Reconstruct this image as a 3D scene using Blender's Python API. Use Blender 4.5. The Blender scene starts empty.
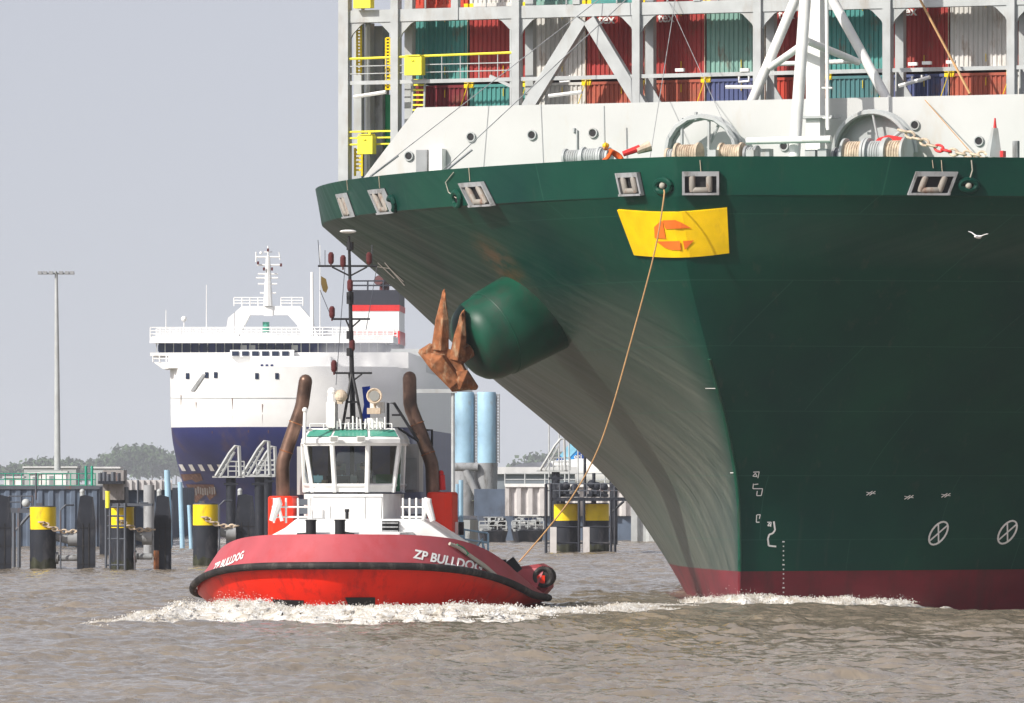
import bpy, bmesh, math, random
import numpy as np
from mathutils import Vector, Matrix
from mathutils.bvhtree import BVHTree
R = math.radians
random.seed(7); rng = np.random.default_rng(11)
SC = bpy.context.scene; COL = SC.collection
# ---------------------------------------------------------------- camera, world, sun
HC, F, HY = 4.3, 8000.0, 484.0          # camera height, focal length in px, horizon row
cam = bpy.data.cameras.new('camera'); co = bpy.data.objects.new('camera', cam); COL.objects.link(co)
co.location = (0, 0, HC); co.rotation_euler = (R(90), 0, 0)
cam.sensor_width = 36; cam.lens = F/1024*36; cam.shift_y = (HY-351.5)/1024
cam.clip_start = 1; cam.clip_end = 60000
SC.camera = co
SUN_AZ = math.atan2(-.62, -.78)         # x, y of the direction towards the sun
SUN_EL = R(36)
w = bpy.data.worlds.new("World"); SC.world = w; w.use_nodes = True
nt = w.node_tree; bg = nt.nodes['Background']
sky = nt.nodes.new('ShaderNodeTexSky'); sky.sky_type = 'NISHITA'; sky.sun_disc = False
sky.sun_elevation = SUN_EL; sky.sun_rotation = SUN_AZ; sky.dust_density = 2.0; sky.air_density = 1.0; sky.altitude = 0
hs = nt.nodes.new('ShaderNodeHueSaturation'); hs.inputs['Saturation'].default_value = .30
hs.inputs['Value'].default_value = 1.0
tint = nt.nodes.new('ShaderNodeMix'); tint.data_type = 'RGBA'; tint.blend_type = 'MULTIPLY'; tint.inputs[0].default_value = 1
tint.inputs[7].default_value = (1.03, 1.0, 1.045, 1)
tcw = nt.nodes.new('ShaderNodeTexCoord'); sp = nt.nodes.new('ShaderNodeSeparateXYZ'); cb = nt.nodes.new('ShaderNodeCombineXYZ'); ma = nt.nodes.new('ShaderNodeMath'); ma.operation = 'MULTIPLY_ADD'; ma.use_clamp = True
ma.inputs[1].default_value = .9; ma.inputs[2].default_value = .11       # hazy air: the horizon is as bright as the sky a few degrees up
nt.links.new(tcw.outputs['Generated'], sp.inputs[0]); nt.links.new(sp.outputs[0], cb.inputs[0]); nt.links.new(sp.outputs[1], cb.inputs[1]); nt.links.new(sp.outputs[2], ma.inputs[0]); nt.links.new(ma.outputs[0], cb.inputs[2]); nt.links.new(cb.outputs[0], sky.inputs[0])
nt.links.new(sky.outputs[0], hs.inputs['Color']); nt.links.new(hs.outputs[0], tint.inputs[6])
nt.links.new(tint.outputs[2], bg.inputs[0]); bg.inputs[1].default_value = .122
sl = bpy.data.lights.new('sun', 'SUN'); sl.energy = 4.5; sl.angle = R(.5); sl.color = (1, .95, .87)
so = bpy.data.objects.new('sun', sl); COL.objects.link(so)
sdir = Vector((math.cos(SUN_AZ)*math.cos(SUN_EL), math.sin(SUN_AZ)*math.cos(SUN_EL), math.sin(SUN_EL)))
so.rotation_euler = sdir.to_track_quat('Z', 'Y').to_euler(); so.location = (-60, 0, 90)
sky.sun_rotation = math.atan2(sdir.x, sdir.y)
SC.view_settings.view_transform = 'Standard'; SC.view_settings.look = 'None'
SC.view_settings.exposure = 0.15; SC.view_settings.gamma = 1
SC.render.engine = 'CYCLES'
SC.cycles.max_bounces = 6; SC.cycles.volume_bounces = 0; SC.cycles.caustics_reflective = False; SC.cycles.caustics_refractive = False
# ---------------------------------------------------------------- materials
def mat(name, col, rough=.45, metal=0, var=.12, scale=1.2, stretch=(1, 1, 1), dirt=None, dirt_amt=0, dirt_scale=2, bump=0, spec=.25, coat=0):
    m = bpy.data.materials.new(name); m.use_nodes = True; n = m.node_tree.nodes; l = m.node_tree.links
    b = n['Principled BSDF']; b.inputs['Roughness'].default_value = rough; b.inputs['Metallic'].default_value = metal
    b.inputs['Specular IOR Level'].default_value = spec; b.inputs['Coat Weight'].default_value = coat
    tc = n.new('ShaderNodeTexCoord'); mp = n.new('ShaderNodeMapping'); mp.inputs['Scale'].default_value = stretch
    l.new(tc.outputs['Object'], mp.inputs[0])
    no = n.new('ShaderNodeTexNoise'); no.inputs['Scale'].default_value = scale; no.inputs['Detail'].default_value = 6
    l.new(mp.outputs[0], no.inputs['Vector'])
    r = n.new('ShaderNodeValToRGB'); c = r.color_ramp
    c.elements[0].position = .3; c.elements[1].position = .7
    c.elements[0].color = tuple(max(0, x*(1-var)) for x in col)+(1,); c.elements[1].color = tuple(min(1, x*(1+var)) for x in col)+(1,)
    l.new(no.outputs[0], r.inputs[0]); out = r.outputs[0]
    if dirt:
        n2 = n.new('ShaderNodeTexNoise'); n2.inputs['Scale'].default_value = dirt_scale; n2.inputs['Detail'].default_value = 8; n2.inputs['Roughness'].default_value = .7
        mp2 = n.new('ShaderNodeMapping'); mp2.inputs['Scale'].default_value = (1, 1, .35); l.new(tc.outputs['Object'], mp2.inputs[0])
        l.new(mp2.outputs[0], n2.inputs['Vector'])
        r2 = n.new('ShaderNodeValToRGB'); r2.color_ramp.elements[0].position = .62-dirt_amt*.35; r2.color_ramp.elements[1].position = .78-dirt_amt*.2
        l.new(n2.outputs[0], r2.inputs[0])
        mx = n.new('ShaderNodeMix'); mx.data_type = 'RGBA'; mx.inputs[7].default_value = dirt+(1,)
        l.new(r2.outputs[0], mx.inputs[0]); l.new(out, mx.inputs[6]); out = mx.outputs[2]
    l.new(out, b.inputs['Base Color'])
    if bump:
        bp = n.new('ShaderNodeBump'); bp.inputs['Strength'].default_value = bump; bp.inputs['Distance'].default_value = .05
        l.new(no.outputs[0], bp.inputs['Height']); l.new(bp.outputs[0], b.inputs['Normal'])
    return m
RUST = (.18, .07, .03); GRIME = (.1, .09, .075)
M = dict(
 white=mat('white_paint', (.78, .78, .76), .4, dirt=(.5, .46, .4), dirt_amt=.12),
 fwhite=mat('ferry_white', (.8, .8, .79), .4, var=.03),
 bwhite=mat('deck_white_paint', (.53, .535, .525), .45, dirt=(.5, .47, .42), dirt_amt=.18, dirt_scale=.6, var=.05, scale=.4),
 lgrey=mat('light_grey_paint', (.42, .44, .44), .5, dirt=(.34, .32, .29), dirt_amt=.25, dirt_scale=1.1),
 grey=mat('mid_grey_paint', (.3, .31, .32), .5, dirt=GRIME, dirt_amt=.3),
 dgrey=mat('dark_grey_steel', (.09, .1, .12), .55, dirt=RUST, dirt_amt=.15),
 black=mat('black_paint', (.018, .018, .02), .5),
 rubber=mat('black_rubber', (.022, .02, .02), .7, var=.4, scale=3, dirt=(.12, .11, .1), dirt_amt=.3),
 yellow=mat('yellow_paint', (.85, .62, .01), .45, dirt=(.4, .28, .05), dirt_amt=.1),
 lyellow=mat('bright_yellow_paint', (.88, .8, .06), .45),
 orange=mat('orange_paint', (.8, .15, .03), .5),
 plateyellow=mat('nameplate_yellow', (.85, .55, .0), .45, dirt=(.6, .36, .02), dirt_amt=.15, dirt_scale=.9),
 plateorange=mat('nameplate_orange', (.8, .17, .02), .5),
 green=mat('pillar_green', (.01, .22, .09), .5),
 podgreen=mat('glossy_green_paint', (.004, .06, .034), .42, var=.3, scale=.8, dirt=(.03, .04, .03), dirt_amt=.4, dirt_scale=1.2),
 deckgreen=mat('deck_green', (.04, .16, .09), .7),
 tred=mat('tug_red_paint', (.80, .022, .006), .33, var=.1, scale=.8, dirt=(.42, .015, .012), dirt_amt=.3, dirt_scale=1.6),
 tpink=mat('tug_faded_red_paint', (.41, .08, .095), .5, var=.1, scale=.9, dirt=(.4, .05, .055), dirt_amt=.3, dirt_scale=.8),
 funnelred=mat('funnel_red_paint', (.78, .035, .01), .4),
 pipe=mat('scorched_exhaust_steel', (.15, .09, .065), .38, .55, var=.5, scale=1.6, dirt=(.05, .04, .035), dirt_amt=.35, dirt_scale=1.5),
 rust=mat('rusty_iron', (.25, .095, .04), .95, var=.5, scale=3.5, dirt=(.45, .34, .22), dirt_amt=.3, dirt_scale=3.2, bump=1),
 navy=mat('navy_paint', (.022, .028, .13), .45, var=.2, scale=.25, dirt=(.09, .06, .07), dirt_amt=.25, dirt_scale=.3),
 soot=mat('funnel_dark_grey', (.035, .037, .05), .6),
 navy2=mat('navy_band', (.02, .03, .1), .4),
 red=mat('signal_red', (.62, .03, .03), .5),
 lblue=mat('pale_blue_paint', (.33, .52, .66), .5, var=.1, dirt=(.3, .35, .38), dirt_amt=.2),
 teal=mat('teal_roof_light', (.07, .3, .22), .2),
 concrete=mat('concrete', (.32, .3, .29), .85, var=.2, dirt=GRIME, dirt_amt=.3),
 pile=mat('sheet_pile_steel', (.10, .13, .18), .7, var=.25, scale=.6, dirt=(.06, .06, .07), dirt_amt=.3, dirt_scale=.5),
 pilelight=mat('pale_pile_panel', (.55, .53, .52), .7, dirt=(.25, .22, .2), dirt_amt=.25, dirt_scale=.8),
 dolphin=mat('black_bitumen_steel', (.02, .023, .032), .6, var=.3, dirt=(.09, .085, .09), dirt_amt=.25, dirt_scale=1),
 rope=mat('rope_grey', (.4, .38, .32), .9), ropeo=mat('rope_orange', (.5, .3, .14), .85),
 chain=mat('buff_chain', (.55, .45, .34), .8, var=.3, scale=4, dirt=RUST, dirt_amt=.2),
 skin=mat('skin', (.5, .3, .2), .6), coverall=mat('orange_coverall', (.75, .12, .02), .8), helmet=mat('yellow_helmet', (.85, .5, .02), .3),
 darkcloth=mat('dark_cloth', (.03, .03, .04), .9), hair=mat('dark_hair', (.03, .02, .015), .7),
 bark=mat('bark', (.09, .07, .05), .9), leaf=mat('leaf_green', (.05, .085, .035), .7, var=.4, scale=.4),
 feather=mat('white_feather', (.8, .8, .8), .7), fgrey=mat('grey_feather', (.35, .36, .38), .7),
 stain=mat('rust_stain', (.16, .085, .06), .8, var=.4, scale=2),
 weed=mat('tide_weed', (.03, .032, .018), .9, var=.6, scale=3, dirt=(.09, .09, .08), dirt_amt=.35, dirt_scale=3),
 grass=mat('quay_ground', (.12, .13, .08), .9, var=.3, scale=.1),
 roofgrey=mat('warehouse_roof', (.6, .6, .6), .6), shed=mat('warehouse_wall', (.2, .23, .26), .6),
 greenmesh=mat('green_fence', (.03, .3, .2), .5), scaff=mat('boat_white', (.7, .7, .68), .5, dirt=(.2, .18, .15), dirt_amt=.3, dirt_scale=1.4),
 skyblue=mat('fin_sky_blue', (.03, .3, .7), .4), deepblue=mat('fin_deep_blue', (.01, .06, .3), .4), palblue=mat('fin_pale_blue', (.3, .65, .85), .4),
 blueflag=mat('blue_cloth', (.01, .04, .3), .8), olive=mat('dark_yellow_flag', (.13, .09, .03), .9),
 bulbred=mat('lamp_dark_red', (.09, .02, .02), .4), lens=mat('lamp_lens', (.3, .3, .28), .1), dirty=mat('mooring_roller', (.27, .25, .22), .55, dirt=RUST, dirt_amt=.3, dirt_scale=4),
)
def glass(name, tcol=(.3, .36, .35), gl=.1):
    m = bpy.data.materials.new(name); m.use_nodes = True; n = m.node_tree.nodes; l = m.node_tree.links
    n.clear(); o = n.new('ShaderNodeOutputMaterial'); t = n.new('ShaderNodeBsdfTransparent'); t.inputs[0].default_value = tcol+(1,)
    g = n.new('ShaderNodeBsdfGlossy'); g.inputs['Roughness'].default_value = .03; g.inputs[0].default_value = (.8, .85, .85, 1)
    f = n.new('ShaderNodeFresnel'); f.inputs[0].default_value = 1.5; x = n.new('ShaderNodeMixShader')
    ad = n.new('ShaderNodeMath'); ad.operation = 'ADD'; ad.inputs[1].default_value = gl*.3; l.new(f.outputs[0], ad.inputs[0])
    l.new(ad.outputs[0], x.inputs[0]); l.new(t.outputs[0], x.inputs[1]); l.new(g.outputs[0], x.inputs[2]); l.new(x.outputs[0], o.inputs[0])
    return m
M['glass'] = glass('clear_window_glass', (.5, .58, .56), .15)
M['darkglass'] = mat('dark_window_glass', (.02, .03, .06), .08, var=.1)
# ---------------------------------------------------------------- mesh builder and scene helpers
class MB:
    def __init__(s): s.v = []; s.f = []; s.m = []; s.k = 0
    def add(s, vs, fs, k=None):
        o = len(s.v); s.v += [tuple(p) for p in vs]; s.f += [tuple(i+o for i in f) for f in fs]; s.m += [s.k if k is None else k]*len(fs); return s
    def box(s, a, b, k=None):
        x0, y0, z0 = [min(a[i], b[i]) for i in range(3)]; x1, y1, z1 = [max(a[i], b[i]) for i in range(3)]
        return s.add([(x0,y0,z0),(x1,y0,z0),(x1,y1,z0),(x0,y1,z0),(x0,y0,z1),(x1,y0,z1),(x1,y1,z1),(x0,y1,z1)],
                     [(0,3,2,1),(4,5,6,7),(0,1,5,4),(1,2,6,5),(2,3,7,6),(3,0,4,7)], k)
    def cbox(s, c, d, k=None): return s.box([c[i]-d[i]/2 for i in range(3)], [c[i]+d[i]/2 for i in range(3)], k)
    def tube(s, pts, r, n=8, k=None, cap=True):
        pts = [Vector(p) for p in pts]; rs = r if isinstance(r, (list, tuple)) else [r]*len(pts)
        vs = []; fs = []; prev = None
        for i, p in enumerate(pts):
            t = (pts[min(i+1, len(pts)-1)]-pts[max(i-1, 0)]).normalized()
            u = (prev - t*prev.dot(t)) if prev is not None else (Vector((0,0,1)).cross(t) if abs(t.z) < .95 else Vector((1,0,0)).cross(t))
            u.normalize(); prev = u; v = t.cross(u)
            for j in range(n):
                an = 2*math.pi*j/n; vs.append(p+(u*math.cos(an)+v*math.sin(an))*rs[i])
        for i in range(len(pts)-1):
            for j in range(n): fs.append((i*n+j, i*n+(j+1)%n, (i+1)*n+(j+1)%n, (i+1)*n+j))
        if cap: fs.append(tuple(range(n))[::-1]); fs.append(tuple((len(pts)-1)*n+j for j in range(n)))
        return s.add(vs, fs, k)
    def beam(s, a, b, wd, dp, up=(0, 0, 1), k=None):   # rectangular bar
        a = Vector(a); b = Vector(b); t = (b-a).normalized(); u = Vector(up).cross(t)
        if u.length < 1e-3: u = Vector((1, 0, 0)).cross(t)
        u.normalize(); v = t.cross(u)
        vs = [p+u*sx*wd/2+v*sy*dp/2 for p in (a, b) for sx, sy in ((-1,-1),(1,-1),(1,1),(-1,1))]
        return s.add(vs, [(3,2,1,0),(4,5,6,7),(0,1,5,4),(1,2,6,5),(2,3,7,6),(3,0,4,7)], k)
    def prism(s, poly, d, k=None):   # polygon of 3d points swept by vector d
        n = len(poly); d = Vector(d); vs = [Vector(p) for p in poly]+[Vector(p)+d for p in poly]
        return s.add(vs, [tuple(range(n))[::-1], tuple(range(n, 2*n))]+[(i, (i+1)%n, n+(i+1)%n, n+i) for i in range(n)], k)
    def ball(s, c, r, n=8, k=None, sc=(1, 1, 1)):
        vs = []; fs = []
        for i in range(n+1):
            for j in range(n*2):
                th = math.pi*i/n; ph = math.pi*j/n
                vs.append((c[0]+r*sc[0]*math.sin(th)*math.cos(ph), c[1]+r*sc[1]*math.sin(th)*math.sin(ph), c[2]+r*sc[2]*math.cos(th)))
        for i in range(n):
            for j in range(2*n): fs.append((i*2*n+j, (i+1)*2*n+j, (i+1)*2*n+(j+1)%(2*n), i*2*n+(j+1)%(2*n)))
        return s.add(vs, fs, k)
    def ring(s, c, ax, ro, r, n=24, m=6, arc=(0, 360), k=None):  # torus around axis ax
        ax = Vector(ax).normalized(); u = ax.orthogonal().normalized()
        if abs(ax.z) < .9: u = Vector((0, 0, 1)); u = (u-ax*u.dot(ax)).normalized()
        v = ax.cross(u); c = Vector(c); full = arc[1]-arc[0] >= 360
        pts = [c+(u*math.cos(R(t))+v*math.sin(R(t)))*ro for t in np.linspace(arc[0], arc[1], n)]
        return s.tube(pts, r, m, k)
    def rail(s, pts, h=1.0, rows=2, r=.03, step=1.5, k=None):
        pts = [Vector(p) for p in pts]; up = Vector((0, 0, 1))
        for i in range(rows): s.tube([p+up*h*(i+1)/rows for p in pts], r, 5, k)
        for a, b in zip(pts, pts[1:]):
            n = max(1, round((b-a).length/step))
            for i in range(n+1): q = a+(b-a)*i/n; s.tube([q, q+up*h], r*1.1, 5, k)
        return s
    def build(s, name, mats, parent=None, smooth=False, world=False, sharp=None):
        if not s.v: return None
        me = bpy.data.meshes.new(name)
        off = parent.location if (world and parent is not None) else Vector((0, 0, 0))
        me.from_pydata([(p[0]-off[0], p[1]-off[1], p[2]-off[2]) for p in s.v], [], s.f)
        mats = mats if isinstance(mats, (list, tuple)) else [mats]
        for m in mats: me.materials.append(M[m] if isinstance(m, str) else m)
        me.polygons.foreach_set('material_index', s.m)
        me.polygons.foreach_set('use_smooth', [smooth]*len(me.polygons))
        if len(s.f) < 60000:
            bm = bmesh.new(); bm.from_mesh(me); bmesh.ops.recalc_face_normals(bm, faces=bm.faces)
            if smooth:
                ca = math.cos(R(sharp or 38))
                for e in bm.edges:
                    if len(e.link_faces) == 2 and e.link_faces[0].normal.dot(e.link_faces[1].normal) < ca: e.smooth = False
            bm.to_mesh(me); bm.free()
        me.update()
        o = bpy.data.objects.new(name, me); COL.objects.link(o)
        if parent is not None: o.parent = parent
        return o
def tag(o, label=None, cat=None, group=None, kind=None):
    if label: o['label'] = label
    if cat: o['category'] = cat
    if group: o['group'] = group
    if kind: o['kind'] = kind
    return o
def thing(name, label, cat, loc=(0, 0, 0), rotz=0, group=None):
    o = bpy.data.objects.new(name, None); COL.objects.link(o); o.location = loc; o.rotation_euler = (0, 0, rotz); o.empty_display_size = .3
    return tag(o, label, cat, group)
def W(px, py, D): return Vector(((px-512)*D/F, D, HC+(HY-py)*D/F))
def GX(px, D): return (px-512)*D/F
def Zp(py, D): return HC+(HY-py)*D/F
class Frame:     # local x = aft, y = starboard, z = up
    def __init__(s, X0, Y0, th):
        s.X0, s.Y0, s.c, s.s = X0, Y0, math.cos(th), math.sin(th); s.rot = math.pi/2-th
    def y(s, px, a):
        k = (px-512)/F; return (s.X0+s.s*a-k*(s.Y0+s.c*a))/(s.c+s.s*k)
    def D(s, a, y): return s.Y0+s.c*a+s.s*y
    def p(s, px, py, a):
        y = s.y(px, a); return Vector((a, y, HC+(HY-py)*s.D(a, y)/F))
    def z(s, py, a, y): return HC+(HY-py)*s.D(a, y)/F
    def w2l(s, v):
        dx, dy = v[0]-s.X0, v[1]-s.Y0; return Vector((s.s*dx+s.c*dy, -s.c*dx+s.s*dy, v[2]))
    def l2w(s, v): return Vector((s.X0+s.s*v[0]-s.c*v[1], s.Y0+s.c*v[0]+s.s*v[1], v[2]))
def hermite(x, xs, ys):
    xs = np.array(xs, float); ys = np.array(ys, float); m = np.gradient(ys, xs); i = int(np.clip(np.searchsorted(xs, x)-1, 0, len(xs)-2))
    h = xs[i+1]-xs[i]; t = (x-xs[i])/h
    return float((2*t**3-3*t*t+1)*ys[i]+(t**3-2*t*t+t)*h*m[i]+(-2*t**3+3*t*t)*ys[i+1]+(t**3-t*t)*h*m[i+1])
def loft(rows, n, aend):
    """rows: (z, a0, L, p, q, B); returns verts (both sides) and face lists keyed by row index"""
    st = [(j/n)**2 for j in range(n+1)]; vs = []; faces = []; W_ = n+2
    for side in (1, -1):
        for (z, a0, L, p, q, B) in rows:
            for t in st: vs.append((a0+L*t, side*B*(1-(1-t)**p)**q, z))
            vs.append((aend, side*B, z))
    nr = len(rows)
    for sd in range(2):
        o = sd*nr*W_
        for i in range(nr-1):
            for j in range(W_-1):
                a, b, c, d = o+i*W_+j, o+i*W_+j+1, o+(i+1)*W_+j+1, o+(i+1)*W_+j
                faces.append((i, (a, b, c, d) if sd == 0 else (d, c, b, a)))
    return vs, faces, W_
def bvh_of(vs, fs): return BVHTree.FromPolygons([tuple(v) for v in vs], fs)
def cast(bvh, px, py):
    d = Vector(((px-512)/F, 1, (HY-py)/F)).normalized(); h = bvh.ray_cast(Vector((0, 0, HC)), d)
    return h[0], h[1]
def strips(poly, w_=3.0):
    out = []; x0 = min(p[0] for p in poly); x1 = max(p[0] for p in poly); n = max(1, int((x1-x0)/w_))
    def clip(pl, x, keep):
        res = []
        for i in range(len(pl)):
            a, b = pl[i], pl[(i+1) % len(pl)]; ia = (a[0]-x)*keep >= 0; ib = (b[0]-x)*keep >= 0
            if ia: res.append(a)
            if ia != ib: t = (x-a[0])/(b[0]-a[0]); res.append((x, a[1]+(b[1]-a[1])*t))
        return res
    for i in range(n):
        pl = poly
        if n > 1:
            pl = clip(pl, x0+(x1-x0)*i/n, 1); pl = clip(pl, x0+(x1-x0)*(i+1)/n, -1) if pl else pl
        if len(pl) >= 3: out.append(pl)
    return out
def decal(bvh, fr, polys, off=.03, k=0, mb=None):
    if polys and len(polys) < 30: polys = [q for p in polys for q in strips(p)]
    """polys: lists of pixel points laid on the hull surface, lifted by off towards the viewer"""
    mb = mb or MB()
    for poly in polys:
        pts = []
        for (x, y) in poly:
            h, nn = cast(bvh, x, y)
            if h is None: pts = None; break
            if nn.dot(h) > 0: nn = -nn
            pts.append(fr.w2l(h+nn*off))
        if pts: mb.add(pts, [tuple(range(len(pts)))], k)
    return mb
def stroke(pts, wd):    # thin quads along a px polyline
    out = []
    for (x0, y0), (x1, y1) in zip(pts, pts[1:]):
        dx, dy = x1-x0, y1-y0; l = math.hypot(dx, dy) or 1; nx, ny = -dy/l*wd/2, dx/l*wd/2
        out.append([(x0+nx, y0+ny), (x1+nx, y1+ny), (x1-nx, y1-ny), (x0-nx, y0-ny)])
    return out
def text_mesh(body, off=.015):
    cu = bpy.data.curves.new('lettering', 'FONT'); cu.body = body; cu.size = 1; cu.offset = off; cu.resolution_u = 3
    o = bpy.data.objects.new('lettering', cu); COL.objects.link(o); bpy.context.view_layer.update()
    me = bpy.data.meshes.new_from_object(o.evaluated_get(bpy.context.evaluated_depsgraph_get()))
    vs = [tuple(v.co) for v in me.vertices]; fs = [tuple(p.vertices) for p in me.polygons]
    bpy.data.objects.remove(o); bpy.data.curves.remove(cu); bpy.data.meshes.remove(me)
    return vs, fs
def skin_figure(name, verts, edges, radii, material, parent=None, sub=2):
    me = bpy.data.meshes.new(name); me.from_pydata(verts, edges, []); o = bpy.data.objects.new(name, me); COL.objects.link(o)
    md = o.modifiers.new('skin', 'SKIN'); md.use_smooth_shade = True
    for v, r in zip(me.skin_vertices[0].data, radii): v.radius = r if isinstance(r, tuple) else (r, r)
    me.skin_vertices[0].data[0].use_root = True
    s = o.modifiers.new('sub', 'SUBSURF'); s.levels = sub; s.render_levels = sub
    me.materials.append(M[material]); o.parent = parent
    return o
def vnoise(x, y, seed):
    x0 = np.floor(x).astype(int); y0 = np.floor(y).astype(int); fx = x-x0; fy = y-y0; fx = fx*fx*(3-2*fx); fy = fy*fy*(3-2*fy)
    def h(i, j):
        n = (i*374761393 + j*668265263 + seed*1442695041) & 0xffffffff; n = ((n ^ (n >> 13))*1274126177) & 0xffffffff; return ((n ^ (n >> 16)) & 0xffff)/65535.0
    return (h(x0, y0)*(1-fx)+h(x0+1, y0)*fx)*(1-fy)+(h(x0, y0+1)*(1-fx)+h(x0+1, y0+1)*fx)*fy
def fbm(x, y, seed, o=4):
    t = 0; a = .5
    for i in range(o): t = t+a*vnoise(x, y, seed+i); x = x*2.03; y = y*2.03; a *= .5
    return t/(1-.5**o)
# ---------------------------------------------------------------- water
def ridge_h(x, y):
    """swell pushed up in front of the ship's bow and beside the tug, plus the tug's wash"""
    h = .16*np.exp(-((y-272)/7.0)**2)*(1/(1+np.exp(-(x-2.5)/1.6)))*(1/(1+np.exp((x-13)/2)))
    h += .16*np.exp(-((y-251)/5.5)**2)*np.exp(-((x+4)/10)**2)
    h -= .42*(1/(1+np.exp(-(x-12.5)/1.3)))*np.exp(-((y-291)/15.0)**2)
    return h
def water():
    nr, nc = 1650, 430
    D = 138+(640-138)*(np.arange(nr)/(nr-1))**1.25
    half = D*.07+7; u = np.linspace(-1, 1, nc)
    X = half[:, None]*u[None, :]; Y = np.repeat(D[:, None], nc, 1)
    Z = np.zeros_like(X)
    for i in range(90):
        lam = .32*(8/.32)**rng.random(); th = math.pi/2+1.15*rng.normal()*.75+.5; kk = 2*math.pi/lam
        amp = .0056*lam**.66; ph = rng.random()*6.283
        a = kk*(X*math.cos(th)+Y*math.sin(th))+ph+.6*np.sin(.31*X+.13*Y+i)
        s = np.sin(a); Z += amp*(s+.25*np.cos(2*a))
    Z *= .55+.75*fbm(X*.16, Y*.05, 5, 3)
    edge = np.clip((1-abs(u))*14, 0, 1)[None, :]*np.clip(np.minimum((D-138)/3, (640-D)/60), 0, 1)[:, None]
    Z = Z*edge+ridge_h(X, Y)*edge
    vs = np.stack([X, Y, Z], -1).reshape(-1, 3)
    ii = (np.arange(nr-1)[:, None]*nc+np.arange(nc-1)[None, :]).reshape(-1)
    q = np.stack([ii, ii+1, ii+nc+1, ii+nc], -1)
    nv = len(vs); BIG = 5200
    h0, h1 = half[0], half[-1]
    ext = np.array([(-BIG, -200, 0), (BIG, -200, 0), (BIG, 138, 0), (-BIG, 138, 0), (-h0, 138, 0), (h0, 138, 0),
                    (h1, 640, 0), (-h1, 640, 0), (BIG, 640, 0), (-BIG, 640, 0), (-BIG, BIG, 0), (BIG, BIG, 0), (-h0, -200, 0), (h0, -200, 0), (-h1, BIG, 0), (h1, BIG, 0)], float)
    vs = np.concatenate([vs, ext])
    e = nv
    q = np.concatenate([q, np.array([(e+0, e+12, e+4, e+3), (e+12, e+13, e+5, e+4), (e+13, e+1, e+2, e+5),
                                     (e+3, e+4, e+7, e+9), (e+5, e+2, e+8, e+6), (e+9, e+7, e+14, e+10), (e+7, e+6, e+15, e+14), (e+6, e+8, e+11, e+15)])])
    me = bpy.data.meshes.new('water'); me.vertices.add(len(vs)); me.vertices.foreach_set('co', vs.astype('f').ravel())
    me.loops.add(len(q)*4); me.loops.foreach_set('vertex_index', q.astype('i').ravel())
    me.polygons.add(len(q)); me.polygons.foreach_set('loop_start', np.arange(0, len(q)*4, 4, dtype='i')); me.polygons.foreach_set('use_smooth', [True]*len(q))
    me.update(); me.validate()
    o = bpy.data.objects.new('water', me); COL.objects.link(o); o['kind'] = 'structure'
    m = bpy.data.materials.new('river_water'); m.use_nodes = True; n = m.node_tree.nodes; l = m.node_tree.links; b = n['Principled BSDF']
    b.inputs['Roughness'].default_value = .12; b.inputs['IOR'].default_value = 1.33
    tc = n.new('ShaderNodeTexCoord')
    c = n.new('ShaderNodeTexNoise'); c.inputs['Scale'].default_value = .08; c.inputs['Detail'].default_value = 4; l.new(tc.outputs['Object'], c.inputs['Vector'])
    r = n.new('ShaderNodeValToRGB'); r.color_ramp.elements[0].position = .35; r.color_ramp.elements[1].position = .65
    r.color_ramp.elements[0].color = (.21, .172, .128, 1); r.color_ramp.elements[1].color = (.27, .225, .17, 1)
    l.new(c.outputs[0], r.inputs[0]); l.new(r.outputs[0], b.inputs['Base Color'])
    mp = n.new('ShaderNodeMapping'); mp.inputs['Scale'].default_value = (1, .6, 1); mp.inputs['Rotation'].default_value = (0, 0, R(12)); l.new(tc.outputs['Object'], mp.inputs[0])
    n1 = n.new('ShaderNodeTexNoise'); n1.inputs['Scale'].default_value = 2.4; n1.inputs['Detail'].default_value = 4; n1.inputs['Distortion'].default_value = .6
    l.new(mp.outputs[0], n1.inputs['Vector'])
    bp = n.new('ShaderNodeBump'); bp.inputs['Strength'].default_value = .55; bp.inputs['Distance'].default_value = .12
    l.new(n1.outputs[0], bp.inputs['Height']); l.new(bp.outputs[0], b.inputs['Normal'])
    me.materials.append(m)
water()
# ---------------------------------------------------------------- container ship
SF = Frame(5.7, 281.0, R(25))
SB, CB = 29.5, math.cos(R(25)); SN = math.sin(R(25))
def solveL(S, p, q):
    lo, hi = 8.0, 125.0; t = np.linspace(0, 1, 300)
    for _ in range(40):
        mid = (lo+hi)/2; v = (CB*SB*(1-(1-t)**p)**q-SN*mid*t).max()
        lo, hi = (mid, hi) if v > S else (lo, mid)
    return (lo+hi)/2
zs = [-2.2, 0, 2.2, 4.1, 6.4, 8.9, 11.8, 14.4]
Ss = [.55, 1.35, 2.6, 3.85, 5.85, 8.2, 10.6, 13.2]
As = [5.8, 5.8, 5.8, 5.6, 4.6, 3.0, 1.2, .15]
Qs = [1.0, 1.0, 1.0, 1.0, .96, .91, .86, .82]
ZB = 1.17; levels = sorted(set([-2.2, -1, 0, .6, ZB]+[ZB+.42*i for i in range(1, 32)]+[14.4])); levels = [z for z in levels if z <= 14.4 and not 14.4 > z > 14.15]
rows = []
for z in levels:
    S, a0, q = hermite(z, zs, Ss), hermite(z, zs, As), hermite(z, zs, Qs); p = 2+.2*max(0, min(1, z/14.4))
    rows.append((z, a0, solveL(S, p, q), p, q, SB))
nk = len(rows)
for z, a0, S in ((14.45, .14, 13.22), (15.1, .07, 13.3), (15.8, 0, 13.4)): rows.append((z, a0, solveL(S, 2.2, .81), 2.2, .81, SB))
hv, hf, HW = loft(rows, 46, 125.0)
top = rows[-1]
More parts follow.
